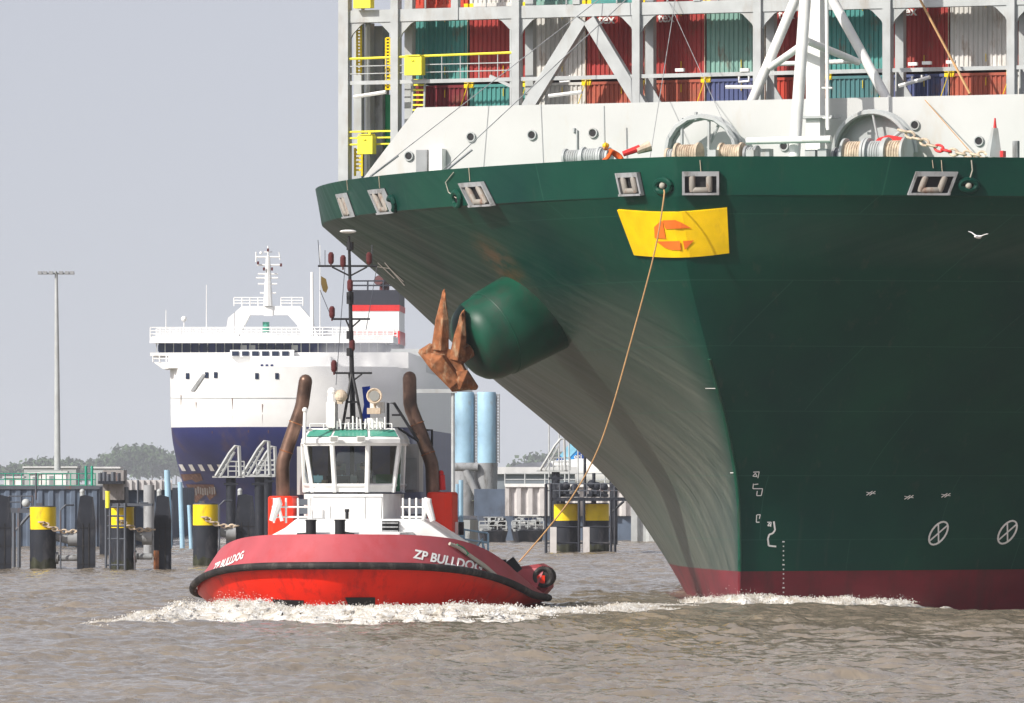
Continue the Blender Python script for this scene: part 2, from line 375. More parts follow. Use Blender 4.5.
def deckb(a):    # half breadth at bulwark top
    t = min(1, max(0, (a-top[1])/top[2])); return SB*(1-(1-t)**2.2)**.81
ship = thing('container_ship', 'huge green hulled container ship with red boot topping towering over the tug', 'container ship', (SF.X0, SF.Y0, 0), SF.rot)
def hull_mat():
    m = bpy.data.materials.new('weathered_green_hull'); m.use_nodes = True; n = m.node_tree.nodes; l = m.node_tree.links; b = n['Principled BSDF']
    b.inputs['Roughness'].default_value = .34; b.inputs['Specular IOR Level'].default_value = .16
    tc = n.new('ShaderNodeTexCoord'); sx = n.new('ShaderNodeSeparateXYZ'); l.new(tc.outputs['Object'], sx.inputs[0])
    def noise(sc, st, det=6, rot=(0, 0, 0)):
        mp = n.new('ShaderNodeMapping'); mp.inputs['Scale'].default_value = st; mp.inputs['Rotation'].default_value = rot; l.new(tc.outputs['Object'], mp.inputs[0])
        t = n.new('ShaderNodeTexNoise'); t.inputs['Scale'].default_value = sc; t.inputs['Detail'].default_value = det; t.inputs['Roughness'].default_value = .62; l.new(mp.outputs[0], t.inputs['Vector']); return t.outputs[0]
    def math_(op, a, b_, clamp=False):
        t = n.new('ShaderNodeMath'); t.operation = op; t.use_clamp = clamp
        for i, x in enumerate((a, b_)):
            if isinstance(x, (int, float)): t.inputs[i].default_value = x
            else: l.new(x, t.inputs[i])
        return t.outputs[0]
    def ramp(f, p0, p1, c0, c1):
        r = n.new('ShaderNodeValToRGB'); r.color_ramp.elements[0].position = p0; r.color_ramp.elements[1].position = p1
        r.color_ramp.elements[0].color = c0+(1,); r.color_ramp.elements[1].color = c1+(1,); l.new(f, r.inputs[0]); return r.outputs[0]
    def mix(f, a, b_):
        x = n.new('ShaderNodeMix'); x.data_type = 'RGBA'
        if isinstance(f, float): x.inputs[0].default_value = f
        else: l.new(f, x.inputs[0])
        for i, c in ((6, a), (7, b_)):
            if isinstance(c, tuple): x.inputs[i].default_value = c+(1,)
            else: l.new(c, x.inputs[i])
        return x.outputs[2]
    basec = ramp(noise(.22, (1, 1, 1), 5), .35, .65, (.001, .035, .025), (.003, .055, .033))
    # scuff streaks and light reflected off the water, both painted grey on starboard flare
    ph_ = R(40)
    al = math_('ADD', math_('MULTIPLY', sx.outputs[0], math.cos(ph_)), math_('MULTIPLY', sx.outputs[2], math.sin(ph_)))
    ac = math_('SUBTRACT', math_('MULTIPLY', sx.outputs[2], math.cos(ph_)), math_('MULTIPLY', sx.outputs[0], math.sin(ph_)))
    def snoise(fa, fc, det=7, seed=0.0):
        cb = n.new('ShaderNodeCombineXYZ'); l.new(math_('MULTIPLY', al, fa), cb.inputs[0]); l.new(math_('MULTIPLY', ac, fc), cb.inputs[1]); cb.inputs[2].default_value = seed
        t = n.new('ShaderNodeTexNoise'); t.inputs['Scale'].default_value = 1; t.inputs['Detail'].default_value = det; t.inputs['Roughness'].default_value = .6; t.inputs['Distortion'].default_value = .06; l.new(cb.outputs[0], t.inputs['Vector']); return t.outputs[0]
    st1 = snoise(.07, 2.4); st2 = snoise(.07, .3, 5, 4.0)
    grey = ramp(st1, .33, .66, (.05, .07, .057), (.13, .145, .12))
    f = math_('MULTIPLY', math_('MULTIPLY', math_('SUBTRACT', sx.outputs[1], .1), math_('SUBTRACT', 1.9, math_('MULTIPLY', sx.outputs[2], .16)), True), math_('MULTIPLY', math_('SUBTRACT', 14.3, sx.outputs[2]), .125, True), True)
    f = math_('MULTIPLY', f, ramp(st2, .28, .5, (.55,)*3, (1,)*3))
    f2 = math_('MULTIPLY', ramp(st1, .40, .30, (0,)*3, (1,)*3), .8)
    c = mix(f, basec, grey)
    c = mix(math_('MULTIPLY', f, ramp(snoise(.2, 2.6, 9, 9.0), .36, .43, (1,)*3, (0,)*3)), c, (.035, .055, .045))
    # vertical drip stains
    dr = ramp(noise(1.0, (2.2, 2.2, .12), 6), .6, .8, (0,)*3, (1,)*3)
    c = mix(math_('MULTIPLY', dr, .35), c, (.09, .08, .06))
    # rust smear above the anchor housing
    vm = n.new('ShaderNodeVectorMath'); vm.operation = 'DISTANCE'; l.new(tc.outputs['Object'], vm.inputs[0]); vm.inputs[1].default_value = RUSTPT
    rs = math_('MULTIPLY', ramp(math_('MULTIPLY', vm.outputs['Value'], .5), .15, .95, (1,)*3, (0,)*3), ramp(noise(1.2, (1, 1, 2)), .35, .6, (0,)*3, (1,)*3))
    c = mix(math_('MULTIPLY', rs, .75), c, (.2, .1, .045))
    cbk = n.new('ShaderNodeCombineXYZ'); l.new(sx.outputs[0], cbk.inputs[0]); l.new(sx.outputs[2], cbk.inputs[1])
    bk = n.new('ShaderNodeTexBrick'); bk.inputs['Scale'].default_value = 1; bk.inputs['Brick Width'].default_value = 6.5; bk.inputs['Row Height'].default_value = 2.3; bk.inputs['Mortar Size'].default_value = .022; bk.inputs['Mortar Smooth'].default_value = .6
    l.new(cbk.outputs[0], bk.inputs[0]); c = mix(math_('MULTIPLY', bk.outputs['Fac'], .38), c, (.03, .11, .075))
    mo = ramp(noise(.14, (1, 1, .8), 4), .5, .56, (0,)*3, (1,)*3); c = mix(math_('MULTIPLY', mo, .22), c, (.001, .03, .03))
    l.new(c, b.inputs['Base Color'])
    rr = ramp(st1, .3, .7, (.3,)*3, (.5,)*3); l.new(rr, b.inputs['Roughness'])
    bp = n.new('ShaderNodeBump'); bp.inputs['Strength'].default_value = .25; bp.inputs['Distance'].default_value = .06
    l.new(noise(.45, (1, 1, 1), 2), bp.inputs['Height']); l.new(bp.outputs[0], b.inputs['Normal'])
    return m
def boot_mat():
    m = mat('red_boot_topping', (.155, .014, .022), .45, var=.3, scale=.5, stretch=(.5, .5, 1.6), dirt=(.07, .02, .02), dirt_amt=.35, dirt_scale=.5)
    return m
# world-space BVH of hull for laying things on it
wv = [SF.l2w(v) for v in hv]; HB = bvh_of(wv, [f for _, f in hf])
hp, hn = cast(HB, 505, 268); RUSTPT = tuple(SF.w2l(hp))
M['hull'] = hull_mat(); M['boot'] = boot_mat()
mb = MB()
for i, f in hf: mb.f.append(f); mb.m.append(1 if levels[min(i+1, nk-1)] <= ZB+1e-4 else 0)
mb.v = list(hv)
# transom, cap rail and bulwark inside
nr = len(rows); half = nr*HW
for i in range(nr-1): mb.f.append((i*HW+HW-1, half+i*HW+HW-1, half+(i+1)*HW+HW-1, (i+1)*HW+HW-1)); mb.m.append(0)
def build_hull():
    o = len(mb.v); ti = (nr-1)*HW
    n = HW-1
    for sd, base in ((1, ti), (-1, half+ti)):
        for j in range(HW):
            x, y, z = hv[base+j]
            jn = min(j+1, HW-1); jp = max(j-1, 0); tx, ty = hv[base+jn][0]-hv[base+jp][0], hv[base+jn][1]-hv[base+jp][1]; ln = math.hypot(tx, ty) or 1
            nx, ny = (ty/ln, -tx/ln) if sd == 1 else (-ty/ln, tx/ln)
            if j == 0: nx, ny = 1, 0
            nx, ny = abs(nx), -sd*abs(ny) if j else 0
            mb.v.append((x+nx*.3, y+ny*.3, z)); mb.v.append((x+nx*.3, y+ny*.3, 14.5))
    for sd in range(2):
        oo = o+sd*2*HW; base = ti+sd*half
        for j in range(HW-1):
            mb.f.append((base+j, base+j+1, oo+2*j+2, oo+2*j)); mb.m.append(0)
            mb.f.append((oo+2*j, oo+2*j+2, oo+2*j+3, oo+2*j+1)); mb.m.append(2)
    for j in range(HW-1):   # deck plating
        mb.f.append((o+2*j+1, o+2*j+3, o+2*HW+2*j+3, o+2*HW+2*j+1)); mb.m.append(2)
build_hull()
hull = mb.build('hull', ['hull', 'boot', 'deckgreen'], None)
me = hull.data
bm = bmesh.new(); bm.from_mesh(me); bmesh.ops.remove_doubles(bm, verts=bm.verts, dist=.0005); bmesh.ops.recalc_face_normals(bm, faces=bm.faces)
for f in bm.faces: f.smooth = True
for e in bm.edges:
    if len(e.link_faces) == 2:
        z = sum(v.co.z for v in e.verts)/2
        if e.link_faces[0].normal.angle(e.link_faces[1].normal, 0) > R(24) or (abs(e.verts[0].co.z-14.4) < .03 and abs(e.verts[1].co.z-14.4) < .03): e.smooth = False
bm.to_mesh(me); bm.free(); hull.parent = ship
m = MB(); m.tube([(r_[1]-.02, 0, r_[0]) for r_ in rows if ZB <= r_[0] < 9], .07, 8); m.tube([(r_[1]-.02, 0, r_[0]) for r_ in rows if -1.1 < r_[0] <= ZB], .07, 8, 1); m.build('stem_bar', ['podgreen', 'boot'], ship, True)
# breakwater
AB = 19.6
def breakwater():
    b = MB(); P = SF.p; yL = SF.y(355, AB); yT = SF.y(417, AB); ZT = 18.75
    poly = [(AB, yL+1.0, 14.5), (AB, yT, ZT), (AB, -yT, ZT), (AB, -yL-1.0, 14.5)]
    b.prism(poly, (.12, 0, 0))
    for y in np.arange(-18, 19, 3.0): b.prism([(AB+.13, y, 14.6), (AB+3, y, 14.6), (AB+.13, y, ZT-.1)], (0, .06, 0))
    o = b.build('breakwater', 'bwhite', ship)
    for px, py in ((409, 156), (471, 137), (532, 135), (593, 133), (784, 146), (915, 125), (979, 141)):
        hb = MB(); c = P(px, py, AB-.03); r = .17
        hb.tube([c+Vector((-.02, 0, 0)), c+Vector((.03, 0, 0))], r*.8, 14, 1); hb.ring(c+Vector((-.03, 0, 0)), (1, 0, 0), r, .035, 16, 5, k=0); hb.build('porthole', ['lgrey', 'black'], o)
    d = MB(); x = AB-.3
    a, c = P(416, 150, x), P(427, 176, x); d.box((x, a.y, a.z), (x+.25, c.y, 14.6), 0)
    a, c = P(430, 149, x), P(443, 176, x); d.box((x-.1, a.y, a.z), (x+.25, c.y, 14.6), 1)
    d.build('deck_locker', ['grey', 'white'], o)
    r = MB(); r.rail([(AB-.8, SF.y(404, AB), 14.5), (AB-.8, SF.y(452, AB), 14.5)], 1.3, 3, .025, .9); r.build('railing', 'lgrey', o)
    e = MB()
    for px0, px1 in ((518, 560),): pass
    a = P(577, 130, AB-.05); e.tube([a, P(577, 157, AB-.05)], .04, 6); e.tube([P(574, 128, AB-.05), P(574, 132, AB-.05)], .06, 6)
    e.tube([P(604, 106, AB-1), P(605, 158, AB-1)], .035, 6)
    e.build('deck_pipe', 'lgrey', o)
breakwater()
# roller frames and chocks in the bulwark
def on_hull(px, py):
    h = None
    for dy in range(0, 30):
        for sg in (1, -1):
            h, nn = cast(HB, px, py+dy*sg)
            if h is not None: break
        if h is not None:
            if dy: print('on_hull miss', px, py, dy)
            break
    nn = nn.normalized()
    if nn.dot(h) > 0: nn = -nn
    return SF.w2l(h), (SF.w2l(h+nn)-SF.w2l(h)).normalized()
def fairlead(px, py, w_, h_, nroll, sk=0):
    c, nn = on_hull(px, py); up = Vector((0, 0, 1)); t = up.cross(nn).normalized(); u = nn.cross(t).normalized()
    def q(x, y, z): return c+t*(x-sk*y)+u*y+nn*z
    def bx(b, x0, x1, y0, y1, z0, z1, k=0):
        vs = [q(x, y, z) for z in (z0, z1) for x, y in ((x0,y0),(x1,y0),(x1,y1),(x0,y1))]
        b.add(vs, [(3,2,1,0),(4,5,6,7),(0,1,5,4),(1,2,6,5),(2,3,7,6),(3,0,4,7)], k)
    b = MB(); hw, hh = w_/2, h_/2
    bx(b, -hw, hw, -hh, hh, -.05, .04, 1)                       # dark opening backing
    bx(b, -hw, hw, hh-.16, hh, .045, .2); bx(b, -hw, hw, -hh, -hh+.07, .045, .26)
    bx(b, -hw, -hw+.09, -hh+.07, hh-.16, .045, .2); bx(b, hw-.09, hw, -hh+.07, hh-.16, .045, .2)
    fr = b.build('roller_fairlead', ['grey', 'black'], ship)
    for i in range(nroll):
        x = (i-(nroll-1)/2)*(w_*.46 if nroll == 2 else w_*.3); m_ = MB()
        m_.tube([q(x, -hh+.1, .13), q(x, -hh+.2, .13), q(x, hh-.2, .13), q(x, hh-.16, .13)], [.09, .115, .115, .09], 10); m_.build('roller', 'dirty', fr, True)
    m_ = MB(); m_.tube([q(-w_*.22, -hh+.13, .16), q(-w_*.16, -hh+.17, .16), q(w_*.16, -hh+.17, .16), q(w_*.22, -hh+.13, .16)], [.06, .11, .11, .06], 10); m_.build('roller', 'dirty', fr, True)
for a in ((632, 184, 1.12, .82, 2, .2), (701, 183, 1.3, .82, 2, 0), (932, 183, 1.5, .82, 2, -.35), (479.5, 194, 1.7, .9, 2, .75), (384, 201, 1.5, .95, 2, .8), (348, 205, 1.3, .95, 2, .7)): fairlead(*a)
def chock(px, py, rx, ry, k='hull'):
    c, nn = on_hull(px, py); up = Vector((0, 0, 1)); t = up.cross(nn).normalized(); u = nn.cross(t).normalized(); b = MB()
    pts = [c+nn*.06+t*math.cos(x)*rx+u*math.sin(x)*ry for x in np.linspace(0, 2*math.pi, 25)]
    b.tube(pts, .11, 8, 0, False)
    b.add([c+nn*.035+t*math.cos(x)*rx*.95+u*math.sin(x)*ry*.95 for x in np.linspace(0, 2*math.pi, 21)[:-1]], [tuple(range(20))], 1)
    b.build('mooring_chock', [k, 'black'], ship, True)
for a in ((664, 186, .34, .22), (458, 199, .3, .26), (393, 204, .3, .26), (968, 185, .3, .18)): chock(*a)
for px in (664, 968): b = MB(); h, nn = on_hull(px, 185.5); b.ball(h+nn*.08, .12, 6); b.build('rope_eye', 'rope', ship, True)
# yellow nameplate with emblem
def plate():
    tl, tr, bl, br = (619, 209), (727, 207), (636, 254), (729, 252); n, m = 12, 5; g = []
    for j in range(m+1):
        for i in range(n+1):
            u, v = i/n, j/m; x = (tl[0]*(1-u)+tr[0]*u)*(1-v)+(bl[0]*(1-u)+br[0]*u)*v; y = (tl[1]*(1-u)+tr[1]*u)*(1-v)+(bl[1]*(1-u)+br[1]*u)*v+3.5*math.sin(math.pi*u)
            h, nn = cast(HB, x, y); nn = nn if nn.dot(h) < 0 else -nn; g.append((h, nn))
    b = MB(); vs = [SF.w2l(h+nn*.10) for h, nn in g]+[SF.w2l(h-nn*.05) for h, nn in g]; fs = []; N = len(g)
    for j in range(m):
        for i in range(n): k = j*(n+1)+i; fs += [(k, k+1, k+n+2, k+n+1), (N+k, N+k+n+1, N+k+n+2, N+k+1)]
    edge = list(range(n+1))+[(n+1)*j+n for j in range(1, m+1)]+[m*(n+1)+i for i in range(n-1, -1, -1)]+[(n+1)*j for j in range(m-1, 0, -1)]
    for a, c in zip(edge, edge[1:]+edge[:1]): fs.append((a, c, N+c, N+a))
    b.add(vs, fs); o = b.build('nameplate', 'plateyellow', ship)
    def z2p(l): return [(600+x/6.393, 160+y/6.393) for x, y in l]
    d = decal(HB, SF, [z2p([(362, 420), (400, 385), (415, 382), (436, 495), (365, 490)]), z2p([(415, 378), (495, 376), (585, 428), (435, 434)]),
                       z2p([(378, 512), (523, 510), (530, 568), (470, 566), (430, 552)]), z2p([(533, 510), (602, 505), (545, 568)])], .13)
    d.build('emblem', 'plateorange', o)
plate()
# hull markings
mk = []
def zz(l): return [(720+x/5.02, 460+y/5.02) for x, y in l]
marks = MB()
S_ = lambda pts, wd=.9: decal(HB, SF, stroke(pts, wd), .03, 0, marks)
for pts in ([(55, 63), (76, 63)], [(165, 60), (195, 58), (188, 90)], [(163, 80), (176, 65), (184, 82), (163, 80)], [(166, 118), (163, 143), (212, 143), (205, 178), (182, 178), (185, 155)],
            [(170, 122), (190, 120)], [(182, 275), (180, 312), (196, 312)], [(184, 275), (200, 274), (195, 295)], [(235, 312), (255, 312), (252, 335)], [(237, 330), (246, 316), (252, 330), (237, 330)]): S_(zz(pts))
S_(zz([(268, 308), (274, 352), (262, 368), (245, 374), (238, 395), (242, 430), (280, 434)]), 1.7)
for i, y in enumerate(np.arange(541, 602, 4.6)): S_([(783, y), (783, y+1.3)], 2.4 if i % 5 == 0 else 1.3)
for cx, cy in ((870, 493), (908, 497), (945, 495)): S_([(cx-4, cy+2), (cx+2, cy-2)], .9); S_([(cx-1, cy+2), (cx+5, cy-2)], .9); S_([(cx-4, cy-1), (cx+5, cy+.5)], .7)
S_([(706, 388), (718, 388)], .8); S_([(385, 262), (405, 285)], 1.0); S_([(378, 262), (395, 278)], .8); S_([(371, 265), (390, 268), (404, 281)], .8)
marks.build('draft_marks', 'white', ship)
for cx, cy in ((938, 533), (1007, 532)):
    d = MB(); rx, ry = 8.0, 11.5; an = R(25)
    def el(t, s=1): x, y = rx*s*math.cos(t), ry*s*math.sin(t); return (cx+x+y*-.45, cy+y)
    for t0 in np.linspace(0, 2*math.pi, 21)[:-1]: decal(HB, SF, stroke([el(t0), el(t0+.34)], 1.8), .03, 0, d)
    for t0 in (math.pi/4+.2, math.pi*3/4): decal(HB, SF, stroke([el(t0), el(t0+math.pi)], 1.5), .03, 0, d)
    d.build('thruster_mark', 'white', ship)
# sponson weld line strips on bow
d = MB()
for zz_ in (): pass
# anchor housing and anchor
def anchor():
    H0, nn = on_hull(512, 318); H, nn = on_hull(534, 312); E0 = W(474, 345, SF.D(H0.x, H0.y)-4.2); E = SF.w2l(E0); ax = (H-E).normalized()
    b = MB(); u = Vector((0, 0, 1)); u = (u-ax*u.dot(ax)).normalized(); 
    prof = [(-.35, .0), (-.33, .9), (-.2, 1.2), (0, 1.4), (.35, 1.56), (.9, 1.6), (1.0, 1.66), (2.0, 1.7), (9, 1.95)]
    n = 32; v = ax.cross(u); vs = []; fs = []
    for t, r in prof:
        for j in range(n): an = 2*math.pi*j/n; vs.append(E+ax*t+(u*math.cos(an)+v*math.sin(an))*r)
    for i in range(len(prof)-1):
        for j in range(n): fs.append((i*n+j, i*n+(j+1)%n, (i+1)*n+(j+1)%n, (i+1)*n+j))
    b.add(vs, fs); b.build('anchor_housing', 'podgreen', ship, True)
    e = MB(); e.ring(E+ax*.95, ax, 1.62, .035, 33, 6); e.build('weld_seam', 'podgreen', ship, True)
    # anchor outline (px) at the housing mouth
    Da = (E0.y-1.0); out = [(418, 353), (419, 350), (430, 343), (436, 346), (440, 322), (442, 292), (444.5, 288), (447, 320), (447, 348), (452, 350), (458, 326), (462, 311), (465, 309), (466, 325), (464, 365), (478, 389), (452, 392), (449, 388)]
    am = MB(); pts = [W(x, y, Da) for x, y in out]; L_ = SF.w2l
    back = [W(x*.97+445*.03, y*.97+350*.03, Da+.85) for x, y in out]; frnt = [W(x*.8+450*.2, y*.9+352*.1, Da-.28) for x, y in out]
    N = len(out); vs = [L_(p) for p in frnt]+[L_(p) for p in pts]+[L_(p) for p in back]
    fs = [tuple(range(N)), tuple(range(2*N, 3*N))[::-1]]
    for r_ in range(2):
        for i in range(N): fs.append((r_*N+i, r_*N+(i+1)%N, (r_+1)*N+(i+1)%N, (r_+1)*N+i))
    am.add(vs, fs)
    def spike(b0, b1, wd):   # fluke tapering to a point
        am.tube([L_(W(*b0, Da-.1)), L_(W((b0[0]+b1[0])/2, (b0[1]+b1[1])/2, Da-.2)), L_(W(*b1, Da-.1))], [wd, wd*.75, .05], 6)
    spike((440, 350), (444, 290), .36); spike((457, 360), (463.5, 311), .34); 
    am.tube([L_(W(452, 378, Da-.1)), L_(W(464, 380, Da-.35)), L_(W(477, 388, Da-.1))], [.3, .42, .1], 6)
    am.tube([L_(W(420, 352, Da)), L_(W(438, 362, Da-.35)), L_(W(456, 384, Da-.3))], [.08, .4, .3], 6)
    am.tube([L_(W(452, 362, Da+.2)), E+ax*1.0], [.3, .28], 8)
    a = am.build('anchor', 'rust', ship); bv_ = a.modifiers.new('bevel', 'BEVEL'); bv_.width = .07; bv_.segments = 2; bv_.limit_method = 'ANGLE'; a['label'] = 'rusty stockless anchor with two flukes pointing up'
anchor()
# lashing bridge
def lashing():
    A = 24.0; P = SF.p; zt = Zp(20.5, SF.D(A, SF.y(440, A))); posts = [345.5, 396.5, 517.5, 638, 759, 888.5, 1012.5, 1138]; ys = [SF.y(x, A) for x in posts]
    zlow, zmid, zbm, ztop = 14.6, Zp(75, SF.D(A, ys[3])), zt, zt+.48
    b = MB(); b.box((A-.1, ys[0], zbm), (A+.35, ys[-1], ztop)); b.box((A+1.0, ys[0], zbm+.1), (A+1.3, ys[-1], ztop)); b.box((A+.1, ys[0], ztop-.06), (A+1.2, ys[-1], ztop-.02))
    b.box((A-.12, ys[0], zmid-.13), (A, ys[-1], zmid+.02))
    lb = b.build('lashing_bridge', 'lgrey', ship)
    for i, y in enumerate(ys):
        p_ = MB(); wd = .42 if i == 0 else .32
        p_.box((A-.22, y-wd/2, 14.5), (A+.14, y+wd/2, 28)); p_.box((A+1.0, y-.2, 14.5), (A+1.3, y+.14, 28))
        for s in (-1, 1):       # knee plates under the beam
            if (i == 0 and s == 1): continue
            p_.prism([(A-.05, y+s*wd/2, zbm), (A-.05, y+s*(wd/2+.7), zbm), (A-.05, y+s*(wd/2+.5), zbm-.08), (A-.05, y+s*(wd/2+.12), zbm-.45), (A-.05, y+s*wd/2, zbm-.7)], (.1, 0, 0))
            if i >= 3 and s == -1: p_.prism([(A+.4, y+s*wd/2, 17.6), (A+.4, y+s*(wd/2+1.5), 17.6), (A+.4, y+s*wd/2, 20.0)], (.1, 0, 0))
            if i == 2 and s == 1: p_.prism([(A+.4, y+s*wd/2, 17.6), (A+.4, y+s*(wd/2+1.1), 17.6), (A+.4, y+s*wd/2, 19.6)], (.1, 0, 0))
        p_.build('post', 'lgrey', lb)
        if 2 <= i: # short hanger above
            q = MB(); yy = (y+ys[min(i+1, 7)])/2 if i < 7 else y; q.box((A-.15, yy-.15, ztop), (A+.1, yy+.15, 28)); q.build('hanger', 'lgrey', lb)
    q = MB(); yy = SF.y(456, A); q.box((A-.15, yy-.15, zbm), (A+.1, yy+.15, 28)); q.build('hanger', 'lgrey', lb)
    x = A-.05
    for (a, c, wd) in (((582, 20), (528, 108), .5), ((590, 20), (643, 108), .5)):
        q = MB(); q.beam(P(*a, x), P(*c, x), wd, .3, (1, 0, 0)); q.build('brace', 'lgrey', lb)
    q = MB(); q.beam(P(490, 76, x), P(517, 89, x), .12, .12, (1, 0, 0)); q.tube([P(511, 30, x), P(511, 108, x)], .06, 6); q.build('brace', 'lgrey', lb)
    r = MB(); r.tube([(A-.1, ys[0], Zp(53.5, 309)), (A-.1, ys[2], Zp(51, 309))], .05, 6, 0)
    for f_ in (.33, .66): r.tube([(A-.1, ys[0], zmid+f_*.9), (A-.1, ys[2], zmid+f_*.9)], .025, 5, 1)
    for y in np.arange(ys[2], ys[0], .8): r.tube([(A-.1, y, zmid), (A-.1, y, zmid+.92)], .022, 5, 1)
    r.build('railing', ['lyellow', 'lgrey'], lb)
    r = MB(); r.rail([(A-.1, ys[2], ztop), (A-.1, ys[-1], ztop)], 1.0, 2, .03, 2.2); r.rail([(A-.1, ys[1], ztop), (A-.1, ys[2], ztop)], 1.0, 2, .03, 1.2); r.build('railing', 'lgrey', lb)
    r = MB(); zz0 = Zp(150, 312); r.rail([(A-.1, ys[0], zz0), (A-.1, ys[1], zz0)], .75, 3, .04, 1.0); r.build('railing', 'lyellow', lb)
    def cab(x0, y0, x1, y1):
        c0, c1 = P(x0, y0, A-.35), P(x1, y1, A-.35); q = MB(); q.box((A-.5, c0.y, c0.z), (A-.15, c1.y, c1.z)); q.box((A-.54, c0.y-.06, c0.z+.02), (A-.12, c1.y+.06, c0.z+.07))
        q.tube([(A-.53, (c0.y+c1.y)/2-.05, c0.z-.15), (A-.53, (c0.y+c1.y)/2+.05, c0.z-.15)], .03, 5); o = q.build('electric_box', 'lyellow', lb)
    cab(406, 57, 423, 75); cab(359, 136, 374, 154); cab(355, -6, 372, 8)
    l_ = MB()    # ladders
    for px in (413, 425): l_.tube([P(px, 78, A+.3), P(px-1, 112, A+.3)], .05, 5, 1)
    for py in range(80, 112, 5): l_.tube([P(413, py, A+.3), P(425, py, A+.3)], .04, 5, 0)
    l_.build('ladder', ['lyellow', 'lgrey'], lb)
    for px0, y0, y1 in ((357, 24, 75), (386, 38, 90)):
        l_ = MB()
        for dx in (0, 4): l_.tube([P(px0+dx, y0, A+.5), P(px0+dx, y1, A+.5)], .045, 5)
        for py in np.arange(y0, y1, 3.2): l_.tube([P(px0, py, A+.5), P(px0+4, py, A+.5)], .035, 5)
        l_.build('ladder', 'yellow', lb)
    l_ = MB()
    for py in np.arange(150, 172, 4): l_.tube([P(355, py, A+.3), P(362, py, A+.3)], .04, 5)
    l_.tube([P(355, 148, A+.3), P(355, 176, A+.3)], .05, 5); l_.tube([P(362, 148, A+.3), P(362, 176, A+.3)], .05, 5); l_.build('ladder', 'yellow', lb)
    g = MB(); g.box((A+1.8, SF.y(394, A+2), 14.6), (A+2.3, SF.y(387.5, A+2), 19.6)); g.build('green_pillar', 'green', lb)
    g = MB(); g.box((A+1.6, SF.y(387, A+2), 14.6), (A+2.2, SF.y(378, A+2), 22.3)); g.build('dark_pillar', 'grey', lb)
    g = MB(); g.box((A+1.2, SF.y(379, A+2), 14.6), (A+1.6, SF.y(374, A+2), 22.4)); g.build('post', 'lgrey', lb)
    for ea, eb in (((354, 97), (386, 92)), ((549, 96), (582, 92)), ((726, 87), (757, 87)), ((899, 86), (930, 77))): g = MB(); g.tube([P(*ea, A-.3), P(*eb, A-.3)], .08, 6); g.build('floodlight_tube', 'white', lb)
    for x0 in (560, 739, 912):
        g = MB(); f0 = [P(x0, 76, x), P(x0, 80+2, x), P(x0+10, 81, x), P(x0+10, 75, x)]; g.tube(f0, .05, 5); g.build('lamp_bracket', 'white', lb)
    for x0, y0 in ((680, 70), (745, 70), (913, 64), (927, 63), (951, 62)): g = MB(); g.cbox(P(x0, y0, A-.1), (.15, .35, .12)); g.build('lamp', 'white', lb)
lashing()
# foremast
def foremast():
    P = SF.p; m = MB(); T = lambda a, b_, r: m.tube([P(*a), P(*b_)], r, 12)
    o = None
    T((801, -14, 20.4), (751, 104, 20.4), .19); T((806, -12, 17), (794, 160, 16), .22); T((826, -12, 20.4), (888, 101, 20.4), .19)
    fm = m.build('foremast', 'white', ship, True)
    m = MB(); a, c = P(808, -10, 18.6), P(822, 160, 18.6); m.box((18.4, a.y, 30.5), (18.9, c.y, 14.5)); m.build('mast_post', 'white', fm)
    m = MB(); T((771, 67, 20.3), (808, 41, 17.2), .14); T((807, 41, 17.2), (858, 62, 20.3), .14); T((775, 64, 20.4), (862, 61, 20.4), .09); m.build('cross_brace', 'white', fm, True)
    m = MB(); T((747, 141, 15.5), (831, 139, 15.5), .13); m.build('cross_brace', 'white', fm, True)
    m = MB(); T((826.5, -10, 16.8), (828, 130, 16.8), .07); T((823, 118, 16.8), (831, 118, 16.8), .04); T((822, 88, 16.8), (832, 88, 16.8), .04); m.build('ladder_rail', 'white', fm, True)
    m = MB(); m.box((18.2, SF.y(806, 18.4)+.25, 17.95), (19.1, SF.y(824, 18.4)-.4, 18.05)); m.build('mast_platform', 'lgrey', fm)
foremast()
